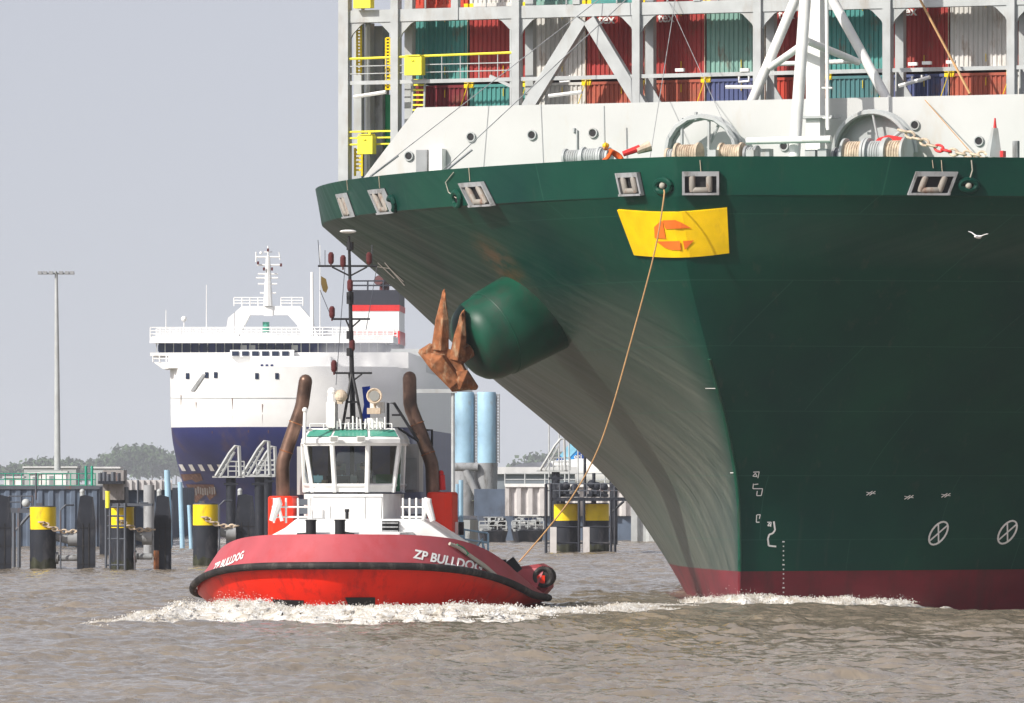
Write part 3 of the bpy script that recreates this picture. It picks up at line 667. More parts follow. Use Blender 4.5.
# winches, guards, chain
def gear():
    P = SF.p; A = 18.3
    def arch(cx, cy, rx, n, k, a0=0, a1=180, rr=.11, dp=.5):
        pts = [P(cx-rx*math.cos(R(t)), cy-rx*1.05*math.sin(R(t)), A) for t in np.linspace(a0, a1, n)]
        m = MB()
        for d in (0, dp): m.tube([p+Vector((d, 0, 0)) for p in pts], rr, 6)
        for p, q in zip(pts, pts[1:]): m.add([p, q, q+Vector((dp, 0, 0)), p+Vector((dp, 0, 0))], [(0, 1, 2, 3)])
        return m
    m = arch(701, 153, 35, 9, 0); 
    for px in (682, 709): m.tube([P(px, 118, A+.1), P(px, 158, A+.1)], .07, 6)
    m.tube([P(696, 112, A), P(696, 120, A)], .07, 6); m.tube([P(720, 122, A+.3), P(708, 148, A+.3)], .06, 6)
    m.build('cable_guard', 'lgrey', ship)
    m = arch(872, 152, 38, 20, 0); m.tube([P(872, 110, A), P(880, 150, A+.1)], .05, 6); m.tube([P(903, 130, A+.1), P(880, 148, A+.1)], .07, 6)
    pts = [P(872-37*math.cos(R(t)), 152-39*math.sin(R(t)), A+.5) for t in range(0, 181, 15)]; m.add(pts, [tuple(range(len(pts)))])
    m.build('cable_guard', 'lgrey', ship)
    m = MB()
    a = P(896, 138, A-.6); m.prism([P(871, 146, A-.6), P(878, 138, A-.6), P(888, 135, A-.6), P(900, 137, A-.6), P(907, 142, A-.6), P(908, 158, A-.6), P(873, 158, A-.6)], (.3, 0, 0)); m.build('winch_cover', 'red', ship)
    def drum(px0, px1, cy, r, k, flange='yellow', a=16.5):
        c0, c1 = P(px0, cy, a), P(px1, cy, a); c1.z = c0.z; c1.x = c0.x; d = c1-c0
        m = MB(); m.tube([c0, c1], r*.72, 20, 0)
        n = int(abs(d.y)/.09)
        for i in range(n): m.ring(c0+d*(i+.5)/n, (0, 1, 0), r*.74, .05, 17, 5, k=0)
        w_ = m.build('winch_drum', k, ship, True)
        for c in (c0, c1):
            f = MB(); s = .045 if c is c0 else -.045; f.tube([c-Vector((0, s, 0)), c+Vector((0, s, 0))], r, 24); f.build('flange', flange, w_, True)
    drum(678, 699, 154, .42, 'chain', 'chain'); drum(722, 742, 154, .42, 'chain', 'chain'); drum(747, 757, 155, .35, 'lgrey', 'grey')
    drum(668, 676, 156, .3, 'lgrey', 'chain')
    drum(846, 866, 155, .62, 'chain', 'lgrey'); drum(869, 886, 154, .6, 'lgrey', 'lgrey'); drum(888, 906, 154, .62, 'chain', 'lgrey')
    drum(836, 842, 158, .4, 'dgrey', 'grey'); drum(566, 582, 158, .35, 'lgrey', 'lgrey'); drum(584, 600, 157, .38, 'lgrey', 'lgrey'); drum(602, 609, 157, .36, 'grey', 'lgrey')
    # anchor chain links
    p0, p1 = P(903, 131, 16), P(990, 155, 15); N = 13; m = MB()
    for i in range(N):
        t = i/(N-1); c = p0.lerp(p1, t)+Vector((0, 0, -.28*math.sin(math.pi*t))); d = (p1-p0).normalized()
        side = Vector((0, 0, 1)) if i % 2 else Vector((1, 0, 0)); side = (side-d*side.dot(d)).normalized()
        pts = [c+d*.21*math.cos(x)+side*.12*math.sin(x) for x in np.linspace(0, 2*math.pi, 13)]; m.tube(pts, .05, 6, 1 if i in (5, 6) else 0, False)
    m.build('anchor_chain', ['chain', 'red'], ship, True)
    m = MB(); m.tube([P(993, 157, 15), P(995, 128, 15)], [.35, .12], 4); m.tube([P(995, 128, 15), P(995, 118, 15)], [.07, .03], 6, 1); m.tube([P(1001, 158, 15), P(996, 134, 15)], .05, 5)
    m.box(P(1000, 157, 14.9), P(1006, 151, 15.2), 1); m.tube([P(1016, 158, 15), P(1016, 141, 15)], .14, 8, 2); m.build('chain_stopper', ['lgrey', 'red', 'grey'], ship)
    m = MB()
    for px, py, s in ((752, 156, .3), (767, 155, .35), (812, 156, .4), (824, 155, .35), (714, 156, .3)): m = MB(); m.cbox(P(px, py, 16), (.4, s, .45)); m.build('deck_fitting', 'lgrey', ship)
    # bundle of canvas beside the seaman
    m = MB(); m.tube([P(623, 154, 7.5), P(640, 148, 7.8)], [.1, .13], 8, 1); m.tube([P(637, 151, 7.7), P(650, 146, 8)], [.12, .2], 8, 0); m.build('canvas_bundle', ['chain', 'red'], ship)
    # wires
    for a, c, r in (((368, 178, 15), (606, -6, 24), .018), ((442, 171, 15), (632, -6, 24), .02), ((447, 170, 16), (472, 150, 17), .05), ((371, 176, 15), (398, 156, 17), .045), ((650, 158, 16), (676, -5, 24), .015), ((740, 158, 17), (668, 0, 24), .012)):
        m = MB(); m.tube([P(*a), P(*c)], r, 5); m.build('stay_wire', 'grey', ship)
    m = MB(); m.tube([P(918, -4, 23.3), P(953, 62, 23.3), P(970, 94, 22.5)], .05, 5); m.tube([P(925, 100, AB-.2), P(975, 157, 16)], .02, 5); m.build('lashing_rope', 'ropeo', ship)
    for px, py in ((700, 172), (932, 168), (941, 172), (348, 190), (380, 188), (470, 181)):
        h1, n1 = on_hull(px, 160 if px > 500 else py-14); h2, n2 = on_hull(px+1, py); m = MB(); m.tube([h1+n1*.05, h2+n2*.05], .015, 5); m.build('mooring_rope', 'chain', ship)
    m = MB(); pts = []
    for px, py in ((455, 172), (447, 182), (450, 192), (458, 198)):
        h, nn = on_hull(px, py); pts.append(h+nn*.06)
    m.tube(pts, .02, 5); pts = []
    for px, py in ((971, 160), (972, 170), (969, 180), (966, 185)):
        h, nn = on_hull(px, py); pts.append(h+nn*.06)
    m.tube(pts, .025, 5); m.build('heaving_line', 'rope', ship)
gear()
# containers
CC = dict(teal=(.07, .27, .25), red=(.38, .045, .04), dred=(.2, .02, .03), white=(.6, .59, .56), rustred=(.42, .10, .06), orange=(.5, .055, .03), navy=(.08, .1, .22), dteal=(.07, .19, .2), brown=(.2, .05, .04), mint=(.2, .36, .31))
CMAT = {k: mat('container_'+k, v, .55, var=.2, scale=1.2, stretch=(1, 1, .4), dirt=(.2, .1, .06) if k != 'white' else (.35, .25, .18), dirt_amt=.22, dirt_scale=2.2) for k, v in CC.items()}
CLAB = dict(teal='teal', red='red', dred='dark maroon', white='off-white', rustred='rusty red', orange='orange red', navy='navy blue', dteal='dark teal', brown='brownish red', mint='mint green')
cbody = {}; cframe = {}
def cmesh(key, h):
    if (key, h) in cbody: return cbody[key, h], cframe[key, h]
    Wd, Ln = 2.44, 12.19; n = 12; prof = []
    def side(p0, p1, nin, m):
        p0 = Vector(p0); p1 = Vector(p1); d = p1-p0
        for i in range(m):
            for f_, o in ((.05, 0), (.35, 0), (.5, .05), (.85, .05)): prof.append(p0+d*(i+f_)/m+Vector(nin)*o)
    hw = Wd/2-.06
    side((.03, hw), (.03, -hw), (1, 0), n); side((.1, -Wd/2+.03), (Ln-.1, -Wd/2+.03), (0, 1), 40); side((Ln-.03, -hw), (Ln-.03, hw), (-1, 0), 4); side((Ln-.1, Wd/2-.03), (.1, Wd/2-.03), (0, -1), 40)
    b = MB(); b.prism([(p.x, p.y, .12) for p in prof], (0, 0, h-.22)); bo = b.build('corrugated_panel', CMAT[key])
    f = MB()
    for x in (0, Ln-.14):
        for y in (-Wd/2, Wd/2-.12): f.box((x, y, .16), (x+.14, y+.12, h-.16))
        f.box((x, -Wd/2+.12, 0.02), (x+.1, Wd/2-.12, .16)); f.box((x, -Wd/2+.12, h-.13), (x+.1, Wd/2-.12, h-.02))
    for y in (-Wd/2, Wd/2-.08): f.box((.14, y, .02), (Ln-.14, y+.08, .17)); f.box((.14, y, h-.1), (Ln-.14, y+.08, h-.02))
    for x in (-.006, Ln-.17):
        for y in (-Wd/2-.005, Wd/2-.16):
            for z in (0, h-.15): f.box((x, y, z), (x+.176, y+.165, z+.155), 1)
    for z in (h-.5, .35): f.tube([(-.01, -hw*.2, z), (-.01, -hw*.2, z+.3)], .015, 5, 1)
    fo = f.build('frame', [CMAT[key], 'yellow'])
    for o in (bo, fo): COL.objects.unlink(o)
    cbody[key, h], cframe[key, h] = bo.data, fo.data
    bpy.data.objects.remove(bo); bpy.data.objects.remove(fo)
    return cbody[key, h], cframe[key, h]
tvs, tfs = text_mesh('tex', .02)
tb = MB(); tb.add([(-.055, .74-v[0]*.52, v[1]*.52) for v in tvs], tfs); tobj = tb.build('lettering', 'white'); COL.objects.unlink(tobj)
upper = ['teal', 'red', 'white', 'red', 'red', 'mint', 'red', 'teal', 'red', 'white', 'brown', 'teal']
lower = ['dred', 'teal', 'white', 'rustred', 'rustred', 'navy', 'orange', 'dteal', 'navy', 'rustred', 'white', 'red']
third = ['orange', 'white', 'mint', 'teal', 'red', 'rustred', 'navy', 'white', 'mint', 'rustred', 'white', 'teal']
tex = {3, 4, 6, 8}
AC = 26.0; y0 = SF.y(411.5, AC); ordn = ['first', 'second', 'third', 'fourth', 'fifth', 'sixth', 'seventh', 'eighth', 'ninth', 'tenth', 'eleventh', 'twelfth']
for i in range(11):
    y = y0-1.22-i*2.53
    for tier, (cols, z, h) in enumerate(((lower, 17.36, 2.59), (upper, 20.0, 2.9), (third, 22.95, 2.59))):
        key = cols[i]; mbd, mfr = cmesh(key, h)
        lab = '%s container in the %s tier of the %s stack from the left' % (CLAB[key], ('lower', 'middle', 'uppermost')[tier], ordn[i])
        if tier == 1 and i in tex: lab += ', lettered tex'
        wl = SF.l2w((AC, y, z)); c = thing('shipping_container', lab, 'container', wl, SF.rot, 'containers stacked on the ship')
        for nme, md in (('corrugated_panel', mbd), ('frame', mfr)): o = bpy.data.objects.new(nme, md); COL.objects.link(o); o.parent = c
        if tier == 1 and i in tex: o = tobj.copy(); COL.objects.link(o); o.parent = c; o.location = (.02, 0, h-.72)
bpy.data.objects.remove(tobj)
# lashing rods crossing the container fronts belong to the ship
for i in range(1, 11):
    y = y0-i*2.53+.02
    for q in (([(AC-.15, y, 17.4), (AC-.15, y, 22.6)], 'chain'), ([(AC-.2, y-.1, 20.1), (AC-.2, y+.9, 17.4)], 'yellow')): m = MB(); m.tube(q[0], .018, 5); m.build('lashing_rod', q[1], ship)
# hatch cover coaming carrying the boxes
m = MB(); m.box((AC-.05, -21, 14.6), (AC+40, y0-.05, 17.33)); m.build('hatch_cover', 'brown' if False else 'grey', ship)
# ---------------------------------------------------------------- tug
TF = Frame((335-512)*262/F, 262.0, R(5))
tug = thing('tugboat', 'red and white harbour tug with two tall bent exhaust pipes, pushing through the river', 'tugboat', (TF.X0, TF.Y0, 0), TF.rot)
TA = [0, 2, 4, 6, 8, 11, 16, 22, 26]
ztA = [2.66, 2.6, 2.3, 1.86, 1.5, 1.25, .85, .48, .45]; zfA = [1.64, 1.54, 1.24, .9, .64, .5, .36, .25, .22]
def tb_(a, B, L, a0, q=.56, p=2.1):
    t = min(1, max(0, (a-a0)/L)); b_ = B*(1-(1-t)**p)**q
    if a > 15: b_ *= 1-.34*((a-15)/11)**2
    return b_
def tug_hull():
    n = 44; st = [26*(j/n)**1.7 for j in range(n+1)]
    secs = [ # (height fn, inset, a0 shift)
        (lambda a: -1.0, 1.5, 2.2), (lambda a: 0.0, .75, 1.1), (lambda a: zfA_(a)*.5, .35, .5), (lambda a: zfA_(a)-.12, .12, .15), (lambda a: zfA_(a)+.12, .1, .12), (lambda a: ztA_(a), .62 , .75)]
    return n, st, secs
ztA_ = lambda a: float(np.interp(a, TA, ztA)); zfA_ = lambda a: float(np.interp(a, TA, zfA))
def sm(f): return lambda a: (f(a-1)+f(a-.5)+f(a)+f(a+.5)+f(a+1))/5
ztA_, zfA_ = sm(ztA_), sm(zfA_)
def build_tug_hull():
    n, st, secs = tug_hull(); vs = []; Wn = n+1
    for sd in (1, -1):
        for fz, inset, a0 in secs:
            for a_ in st:
                a = a0+a_*(26-a0)/26; b_ = tb_(a, 5.65-inset, 8.6, a0)
                vs.append((a, sd*b_, fz(a_)))
    m = MB(); m.v = vs; ns = len(secs)
    for s in range(2):
        for i in range(ns-1):
            for j in range(Wn-1):
                q = [s*ns*Wn+i*Wn+j, s*ns*Wn+i*Wn+j+1, s*ns*Wn+(i+1)*Wn+j+1, s*ns*Wn+(i+1)*Wn+j]
                m.f.append(tuple(q)); m.m.append(i)
    tfaces = list(m.f); H = MB(); H.v = list(vs); U = MB(); U.v = list(vs)
    for f, k in zip(m.f, m.m):
        (U if k == ns-2 else H).f.append(f); (U if k == ns-2 else H).m.append(0)
    for i in range(ns-1):
        (U if i == ns-2 else H).f.append((i*Wn+n, (i+1)*Wn+n, ns*Wn+(i+1)*Wn+n, ns*Wn+i*Wn+n)); (U if i == ns-2 else H).m.append(0)
    # deck
    k = (ns-2)*Wn
    for j in range(n): H.f.append((k+j, k+j+1, ns*Wn+k+j+1, ns*Wn+k+j)); H.m.append(1)
    # bulwark inner skin + cap
    k = (ns-1)*Wn; o = len(U.v)
    for s, sd in ((0, 1), (1, -1)):
        for j in range(Wn):
            x, y, z = vs[s*ns*Wn+k+j]; U.v.append((x+.14 if j < 12 else x, y-sd*min(.16, abs(y)), z)); x2, y2, z2 = vs[s*ns*Wn+k-Wn+j]; U.v.append((x2+.3, y2-sd*min(.2, abs(y2)), z2))
    for s in range(2):
        for j in range(Wn-1):
            a, b_ = o+s*2*Wn+2*j, o+s*2*Wn+2*j+2; c = s*ns*Wn+k+j
            U.f.append((c, c+1, b_, a)); U.m.append(0); U.f.append((a, b_, b_+1, a+1)); U.m.append(0)
    for mbx, nm, mm in ((H, 'hull', ['tred', 'deckgreen']), (U, 'bulwark', ['tpink'])):
        ob = mbx.build(nm, mm, None, True, sharp=50); bm = bmesh.new(); bm.from_mesh(ob.data); bmesh.ops.remove_doubles(bm, verts=bm.verts, dist=.001)
        bmesh.ops.delete(bm, geom=[v for v in bm.verts if not v.link_faces], context='VERTS'); bmesh.ops.recalc_face_normals(bm, faces=bm.faces)
        for e in bm.edges: e.smooth = not (len(e.link_faces) == 2 and e.link_faces[0].normal.angle(e.link_faces[1].normal, 0) > R(45))
        bm.to_mesh(ob.data); bm.free(); ob.parent = tug
    # fender
    pts = []
    for sd in (1, -1):
        l_ = []
        for j in range(n+1):
            a = .1+st[j]*(25.9)/26; l_.append(Vector((a-.12, sd*(tb_(a, 5.6, 8.6, .1)+.08), zfA_(st[j]))))
        pts.append(l_)
    path = pts[0][::-1]+pts[1][1:]
    path = [p+Vector((.0, 0, 0)) for p in path]; f = MB(); f.tube(path, .125, 10); f.tube([path[0], path[-1]], .125, 8)
    f.build('fender', 'rubber', tug, True)
    return bvh_of([TF.l2w(v) for v in vs], tfaces)
TBV = build_tug_hull()
def tugtext(tl, tr, bl, br):
    vs, fs = text_mesh('ZP BULLDOG', .03); x1 = max(v[0] for v in vs); y1 = max(v[1] for v in vs); out = []
    for v in vs:
        u, q = v[0]/x1, 1-v[1]/y1; px = (tl[0]*(1-u)+tr[0]*u)*(1-q)+(bl[0]*(1-u)+br[0]*u)*q; py = (tl[1]*(1-u)+tr[1]*u)*(1-q)+(bl[1]*(1-u)+br[1]*u)*q
        h, nn = cast(TBV, px, py)
        if h is None: h = W(px, py, 268); nn = Vector((0, -1, 0))
        nn = nn if nn.dot(h) < 0 else -nn; out.append(TF.w2l(h+nn*.02))
    m = MB(); m.add(out, fs); m.build('lettering', 'white', tug)
tugtext((415, 549.5), (483, 563), (413, 558), (481, 572)); tugtext((216, 563.5), (245, 550.5), (212, 572), (243, 558.5))
def tug_details():
    P = TF.p; J = []
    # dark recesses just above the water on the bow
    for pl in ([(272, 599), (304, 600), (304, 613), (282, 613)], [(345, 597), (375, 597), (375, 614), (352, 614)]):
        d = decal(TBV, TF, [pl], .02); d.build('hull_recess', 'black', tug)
    # foredeck house
    zt = lambda py, a=9, px=351: P(px, py, a).z
    m = MB(); A = 7.0; zd = 1.5
    z1 = P(350, 519, A).z; y = lambda px, a: TF.y(px, a)
    m.prism([(A, y(262, A), P(262, 540, A).z), (A, y(285, A), z1-.3), (A, y(296, A), z1), (A, y(420, A), z1), (A, y(432, A), z1-.25), (A, y(470, A), P(470, 553, A).z), (A, y(470, A), .8), (A, y(262, A), .8)], (4.5, 0, 0))
    m.box((2.5, y(300, 4), 1.3), (A, y(405, 4), P(350, 536, 3).z+.12)); 
    dh = m.build('deckhouse', 'white', tug); bv_ = dh.modifiers.new('bevel', 'BEVEL'); bv_.width = .06; bv_.segments = 3
    # stairs recess
    m = MB(); s0, s1 = P(382, 521, A-.03), P(399, 541, A-.03); m.box((A-.05, s0.y, s0.z), (A-.01, s1.y, s1.z), 0)
    for i in range(5): zz = s0.z-(s0.z-s1.z)*(i+.5)/5; m.box((A-.2, s0.y-.02, zz-.025), (A-.06, s1.y+.02, zz+.025), 1)
    m.build('stairs', ['black', 'grey'], tug)
    # house front below wheelhouse
    A2 = 8.2; z0, z1 = P(350, 520, A2).z-.1, P(350, 494, A2).z
    m = MB(); m.prism([(A2, y(312, A2), z0), (A2, y(383, A2), z0), (A2+2, y(400, A2+2), z0), (A2+6, y(404, A2+6), z0), (A2+6, y(304, A2+6), z0), (A2+2, y(304, A2+2), z0)], (0, 0, z1-z0)); m.build('wheelhouse_base', 'white', tug)
    m = MB()
    for pa, pb in (((313, 497), (382, 497)), ((382, 497), (381, 520)), ((365, 497), (365, 519)), ((330, 506), (330, 519))): m.tube([P(*pa, A2-.01), P(*pb, A2-.01)], .012, 4)
    m.build('panel_seam', 'grey', tug)
    m = MB(); m.tube([P(347, 519, A2-.5), P(347, 510, A2-.5)], .06, 8); m.tube([P(347, 512, A2-.5), P(347, 509, A2-.5)], .08, 8); m.build('vent_post', 'black', tug)
    # wheelhouse: outline rings (a, px) low and high
    A3 = 8.6; zs0, zs1, zr0, zr1 = P(350, 492, A3).z, P(350, 443, A3).z, P(350, 439, A3).z, P(350, 428, A3).z
    low = [(A3+4.5, 306), (A3+2.4, 305), (A3+.9, 313), (A3+.35, 335), (A3+.35, 367), (A3+.9, 393), (A3+2.4, 402), (A3+4.5, 406)]
    hi = [(A3+4.5, 304), (A3+2.0, 303), (A3+.6, 305.5), (A3, 332), (A3, 368), (A3+.6, 399), (A3+2.0, 404), (A3+4.5, 408)]
    lo3 = [Vector((a, y(x, a), zs0)) for a, x in low]; hi3 = [Vector((a, y(x, a), zs1)) for a, x in hi]
    sill_drop = [0, 0, -.02, 0, 0, 0, 0, 0]
    fr = MB(); n = len(low)
    def lerp(i, t): return lo3[i].lerp(hi3[i], t)
    # solid apron below the panes
    for i in range(n-1):
        a, b_, c, d = lo3[i], lo3[i+1], lerp(i+1, .14), lerp(i, .14); inn = Vector((.06, 0, 0)); fr.prism([a, b_, c, d], inn)
    for i in range(n): fr.tube([lo3[i], hi3[i]], .085 if 1 <= i <= 6 else .06, 6)
    for t, r in ((.14, .06), (.99, .09)):
        fr.tube([lerp(i, t) for i in range(n)], r, 6)
    for x in (332, 369): pass
    wh = fr.build('wheelhouse', 'white', tug)
    for i in range(n-1):
        a, b_, c, d = lerp(i, .15), lerp(i+1, .15), lerp(i+1, .98), lerp(i, .98); ins = .02
        g = MB(); ctr = (a+b_+c+d)/4; q = [p.lerp(ctr, .04) for p in (a, b_, c, d)]; g.add(q, [(0, 1, 2, 3)]); g.build('window', 'glass', wh)
    # interior: floor, console, back wall glimpses
    m = MB(); m.box((A3+1.0, y(305, A3), zs0-.02), (A3+5, y(402, A3), zs0+.02), 0); m.box((A3+1.2, y(322, A3), zs0+.02), (A3+1.7, y(345, A3), zs0+.55), 1); m.box((A3+1.2, y(372, A3), zs0+.02), (A3+1.7, y(395, A3), zs0+.6), 2)
    m.box((A3+4.4, y(307, A3+4.4), zs0), (A3+4.5, y(404, A3+4.4), zs0+.4), 1)
    for xa, xb in ((307, 312), (328, 334), (350, 354), (367, 372), (390, 404)): m.box((A3+4.4, y(xa, A3+4.4), zs0+.4), (A3+4.5, y(xb, A3+4.4), zs1+.1), 1)
    m.build('console', ['dgrey', 'black', 'deckgreen'], wh)
    for px, k_ in ((352, 'lgrey'), (342, 'lblue'), (378, 'lgrey'), (318, 'lblue')):
        m = MB(); c_ = P(px, 482, A3+1.9); m.tube([c_-Vector((0, 0, .3)), c_+Vector((0, 0, .25))], .03, 6); m.cbox(c_+Vector((0, 0, .1)), (.06, .34, .24)); m.build('monitor', k_, wh)
    for px in (338, 363):
        m = MB(); c_ = P(px, 484, A3+2.8); m.cbox(c_, (.5, .5, .1)); m.cbox(c_+Vector((.25, 0, .35)), (.1, .48, .7)); m.build('helm_chair', 'grey', wh)
    m = MB(); m.cbox(P(325, 485, A3+1.3), (.2, .22, .35)); m.build('kettle', 'chain', wh)
    # roof with slanted skylights
    m = MB(); ro = [Vector((p.x-.12 if i not in (0, 7) else p.x, p.y+(.05 if i < 4 else -.05), zr0)) for i, p in enumerate(hi3)]
    top_ = [Vector((max(p.x+.5, A3+.8) if 0 < i < 7 else p.x, p.y*.0+(ro[i].y-y(351, 10))*.86+y(351, 10), zr1)) for i, p in enumerate(ro)]
    m.prism(ro, (0, 0, -.14)); 
    m.add(ro+top_, [tuple(range(8, 16))]+[(i, i+1, 8+i+1, 8+i) for i in range(7)]); rf = m.build('wheelhouse_roof', 'white', tug)
    for i in (2, 3, 4):
        q = [ro[i].lerp(top_[i], .16), ro[i+1].lerp(top_[i+1], .16), ro[i+1].lerp(top_[i+1], .84), ro[i].lerp(top_[i], .84)]; ctr = sum(q, Vector())/4
        q = [p.lerp(ctr, .08)+Vector((-.025, 0, .02)) for p in q]; g = MB(); g.add(q, [(0, 1, 2, 3)]); g.build('skylight', 'teal', rf)
    for px in (334, 361):
        g = MB(); c = P(px, 439, A3-.35); g.cbox(c, (.2, .28, .2)); g.box((c.x-.12, c.y-.11, c.z-.07), (c.x-.1, c.y+.11, c.z+.07), 1); g.build('floodlight', ['white', 'lens'], rf)
    # side door panels aft of the wheelhouse
    m = MB(); a = A3+4; m.box((a, y(401, a), zs0), (a+1.5, y(419, a), P(410, 444, a).z)); m.build('side_casing', 'bwhite', tug); m = MB(); m.box((a, y(297, a), zs0-.1), (a+1.5, y(304, a), zs1-.1)); m.build('side_casing', 'bwhite', tug)
    m = MB(); a = A3+3.9; m.box((a, y(405, a), P(0, 490, a).z), (a+.05, y(417, a), P(0, 458, a).z)); m.build('door', 'lgrey', tug)
    # funnels and exhaust pipes
    for pxs, pys, base in (((263, 292), (496, 527), None), ((422, 452), (492, 533), None)):
        a = 11.0; c0, c1 = P(pxs[0], pys[0], a), P(pxs[1], pys[1], a); m = MB()
        w0 = abs(c0.y-c1.y)
        m.prism([(a+ .15, c0.y-.15, 1.0), (a, c0.y-.28, 1.0), (a, c1.y+.28, 1.0), (a+.15, c1.y+.0, 1.0), (a+2.2, c1.y, 1.0), (a+2.2, c0.y, 1.0)], (0, 0, c0.z-1.0)); f_ = m.build('funnel', 'funnelred', tug); bv_ = f_.modifiers.new('bevel', 'BEVEL'); bv_.width = .12; bv_.segments = 4
    def pipe(pts, ex):
        m = MB(); pp = [P(x, y_, 11.8) for x, y_ in pts]; sm_ = [pp[0]]
        for i in range(1, len(pp)-1):
            for t in (.25, .1): sm_.append(pp[i].lerp(pp[i-1], t))
            for t in (.1, .25): sm_.append(pp[i].lerp(pp[i+1], t))
        sm_.append(pp[-1]); m.tube(sm_, .235, 14); e = pp[-1]; m.ball(e, .232, 6)
        o = m.build('exhaust_pipe', 'pipe', tug, True)
        c = MB(); 
        for i in (1, 2): c.ring(pp[i].lerp(pp[i+1], .5), pp[i+1]-pp[i], .24, .02, 20, 5)
        c.build('pipe_joint', 'rust', o, True)
    pipe([(283, 500), (282.5, 463), (290, 440), (302, 406), (305.5, 381)], 1); pipe([(433, 496), (432, 465), (424, 442), (410, 406), (409.5, 378)], 1)
    # mast
    bx = MB(); am = 9.9; Q = lambda px, py, a=9.9: P(px, py, a)
    bx.tube([Q(353, 425), Q(352, 380), Q(349, 236)], [.1, .085, .045], 8)
    for px, a in ((342, 9.2), (364, 9.2), (353, 11.2)): bx.tube([Q(px, 430, a), Q(352, 372)], .055, 6)
    for py in (402, 418): bx.tube([Q(346, py, 9.4), Q(359, py, 9.4)], .035, 5)
    for py, x0, x1 in ((266, 318, 377), (319, 332, 370), (373, 335, 372)):
        bx.tube([Q(x0, py), Q(x1, py)], .04, 6)
        bx.tube([Q(x0+14, py+1), Q(350, py+10)], .03, 5); bx.tube([Q(x1-10, py+1), Q(350, py+10)], .03, 5)
    for py in (246, 296, 300, 335, 352): bx.tube([Q(350, py-4), Q(350, py+4)], .12, 8)
    mast = bx.build('mast', 'black', tug)
    for px, py in ((331, 258), (369, 258), (332, 312), (334, 366), (343, 261), (350, 285), (352, 345)):
        l_ = MB(); c = Q(px, py); l_.tube([c-Vector((0, 0, .2)), c-Vector((0, 0, .12)), c+Vector((0, 0, .12)), c+Vector((0, 0, .2))], [.07, .1, .1, .05], 10); l_.tube([c-Vector((0, 0, .3)), c-Vector((0, 0, .2))], .03, 6); l_.build('navigation_light', 'bulbred', mast)
    l_ = MB(); c = Q(348, 231.5); l_.ball(c, .29, 8, sc=(1, 1, .22)); l_.build('antenna_disc', 'white', mast, True)
    w_ = MB()
    for a, b_ in (((320, 266), (318, 240)), ((325, 266), (325, 250)), ((345, 266), (336, 385)), ((372, 266), (372, 245)), ((377, 266), (366, 330)), ((320, 290), (332, 319))): w_.tube([Q(*a), Q(*b_)], .012, 4)
    w_.build('aerial_wire', 'dgrey', mast)
    w_ = MB(); pl = [(321, 276), (326, 279), (328, 288), (326, 293), (323, 291), (321, 284)]; w_.prism([Q(*p) for p in pl], (.02, 0, 0)); w_.build('flag', 'olive', mast)
    # roof equipment
    m = MB(); m.box(Q(326, 402, 9), Q(338, 428, 10)); m.tube([Q(332, 402, 9.3), Q(332, 393, 9.3)], [.17, .14], 10); m.ball(Q(332, 392, 9.3), .16, 6); m.build('roof_locker', 'white', tug)
    m = MB(); m.box(Q(370, 402, 9.6), Q(385, 413, 10)); m.box(Q(367, 418, 9.4), Q(385, 428, 10)); m.build('roof_locker', 'white', tug)
    m = MB(); rr = random.Random(3)
    for i in range(14):
        px = 333+i*4; h_ = rr.uniform(5, 13); m.tube([Q(px, 429, 9.1), Q(px+rr.uniform(-1, 1), 429-h_, 9.1)], .035, 5)
    m.rail([Q(310, 429, 9.2), Q(392, 429, 9.2)], .18, 1, .02, .5); m.build('roof_rail', 'white', tug)
    m = MB(); c = Q(341, 396, 9.3); m.ball(c, .22, 7); m.box(Q(337, 390, 9.2), Q(343, 404, 9.5)); m.build('radar_housing', 'chain', tug)
    m = MB(); c = Q(375, 396, 9.4); m.tube([c+Vector((-.22, 0, 0)), c+Vector((.2, 0, 0))], [.24, .17], 18, 0); m.ring(c+Vector((-.22, 0, 0)), (1, 0, 0), .24, .035, 21, 6, k=0); m.tube([c+Vector((-.25, 0, 0)), c+Vector((-.235, 0, 0))], .18, 16, 1); m.tube([c, c-Vector((0, 0, .5))], .05, 6, 0)
    m.build('searchlight', ['chain', 'lens'], tug, True)
    m = MB(); m.cbox(Q(374, 411, 9.3), (.3, .45, .2)); m.build('lamp_box', 'chain', tug)
    m = MB(); m.prism([Q(*p, 10.3) for p in ((362, 387), (370, 386), (370, 424), (361, 420), (364, 405))], (.04, 0, 0)); m.build('rolled_flag', 'blueflag', tug)
    m = MB()
    m.tube([Q(388, 428, 11), Q(388, 403, 11), Q(394, 403, 11), Q(418, 441, 11)], .05, 6); m.tube([Q(392, 415, 11), Q(402, 415, 11)], .035, 5); m.tube([Q(395, 429, 10.5), Q(398, 428, 10.5), Q(418, 441, 11)], .045, 6); m.build('boarding_ladder', 'black', tug); m = MB(); m.tube([Q(424, 430, 12), Q(432, 430, 12), Q(432, 446, 12)], .045, 6)
    m.build('boarding_ladder', 'black', tug)
    m = MB(); m.tube([P(304, 443, 8.4), P(305, 412, 8.4)], .06, 6); m.tube([P(304, 430, 8.4), P(312, 430, 8.6)], .04, 5); m.ball(P(305, 410, 8.4), .1, 5); m.tube([P(308, 430, 9.5), P(326, 430, 9.5)], .05, 5); m.build('aerial_post', 'white', tug)
    # rails and white davits beside the funnels
    m = MB()
    for x0, x1 in ((272, 312), (401, 425)):
        for py in (507, 517): m.tube([P(x0, py, 7.8), P(x1, py, 7.8)], .035, 6)
        for px in np.linspace(x0+2, x1-2, 4): m.tube([P(px, 498, 7.8), P(px, 523, 7.8)], .035, 6)
    m.build('deck_rail', 'white', tug)
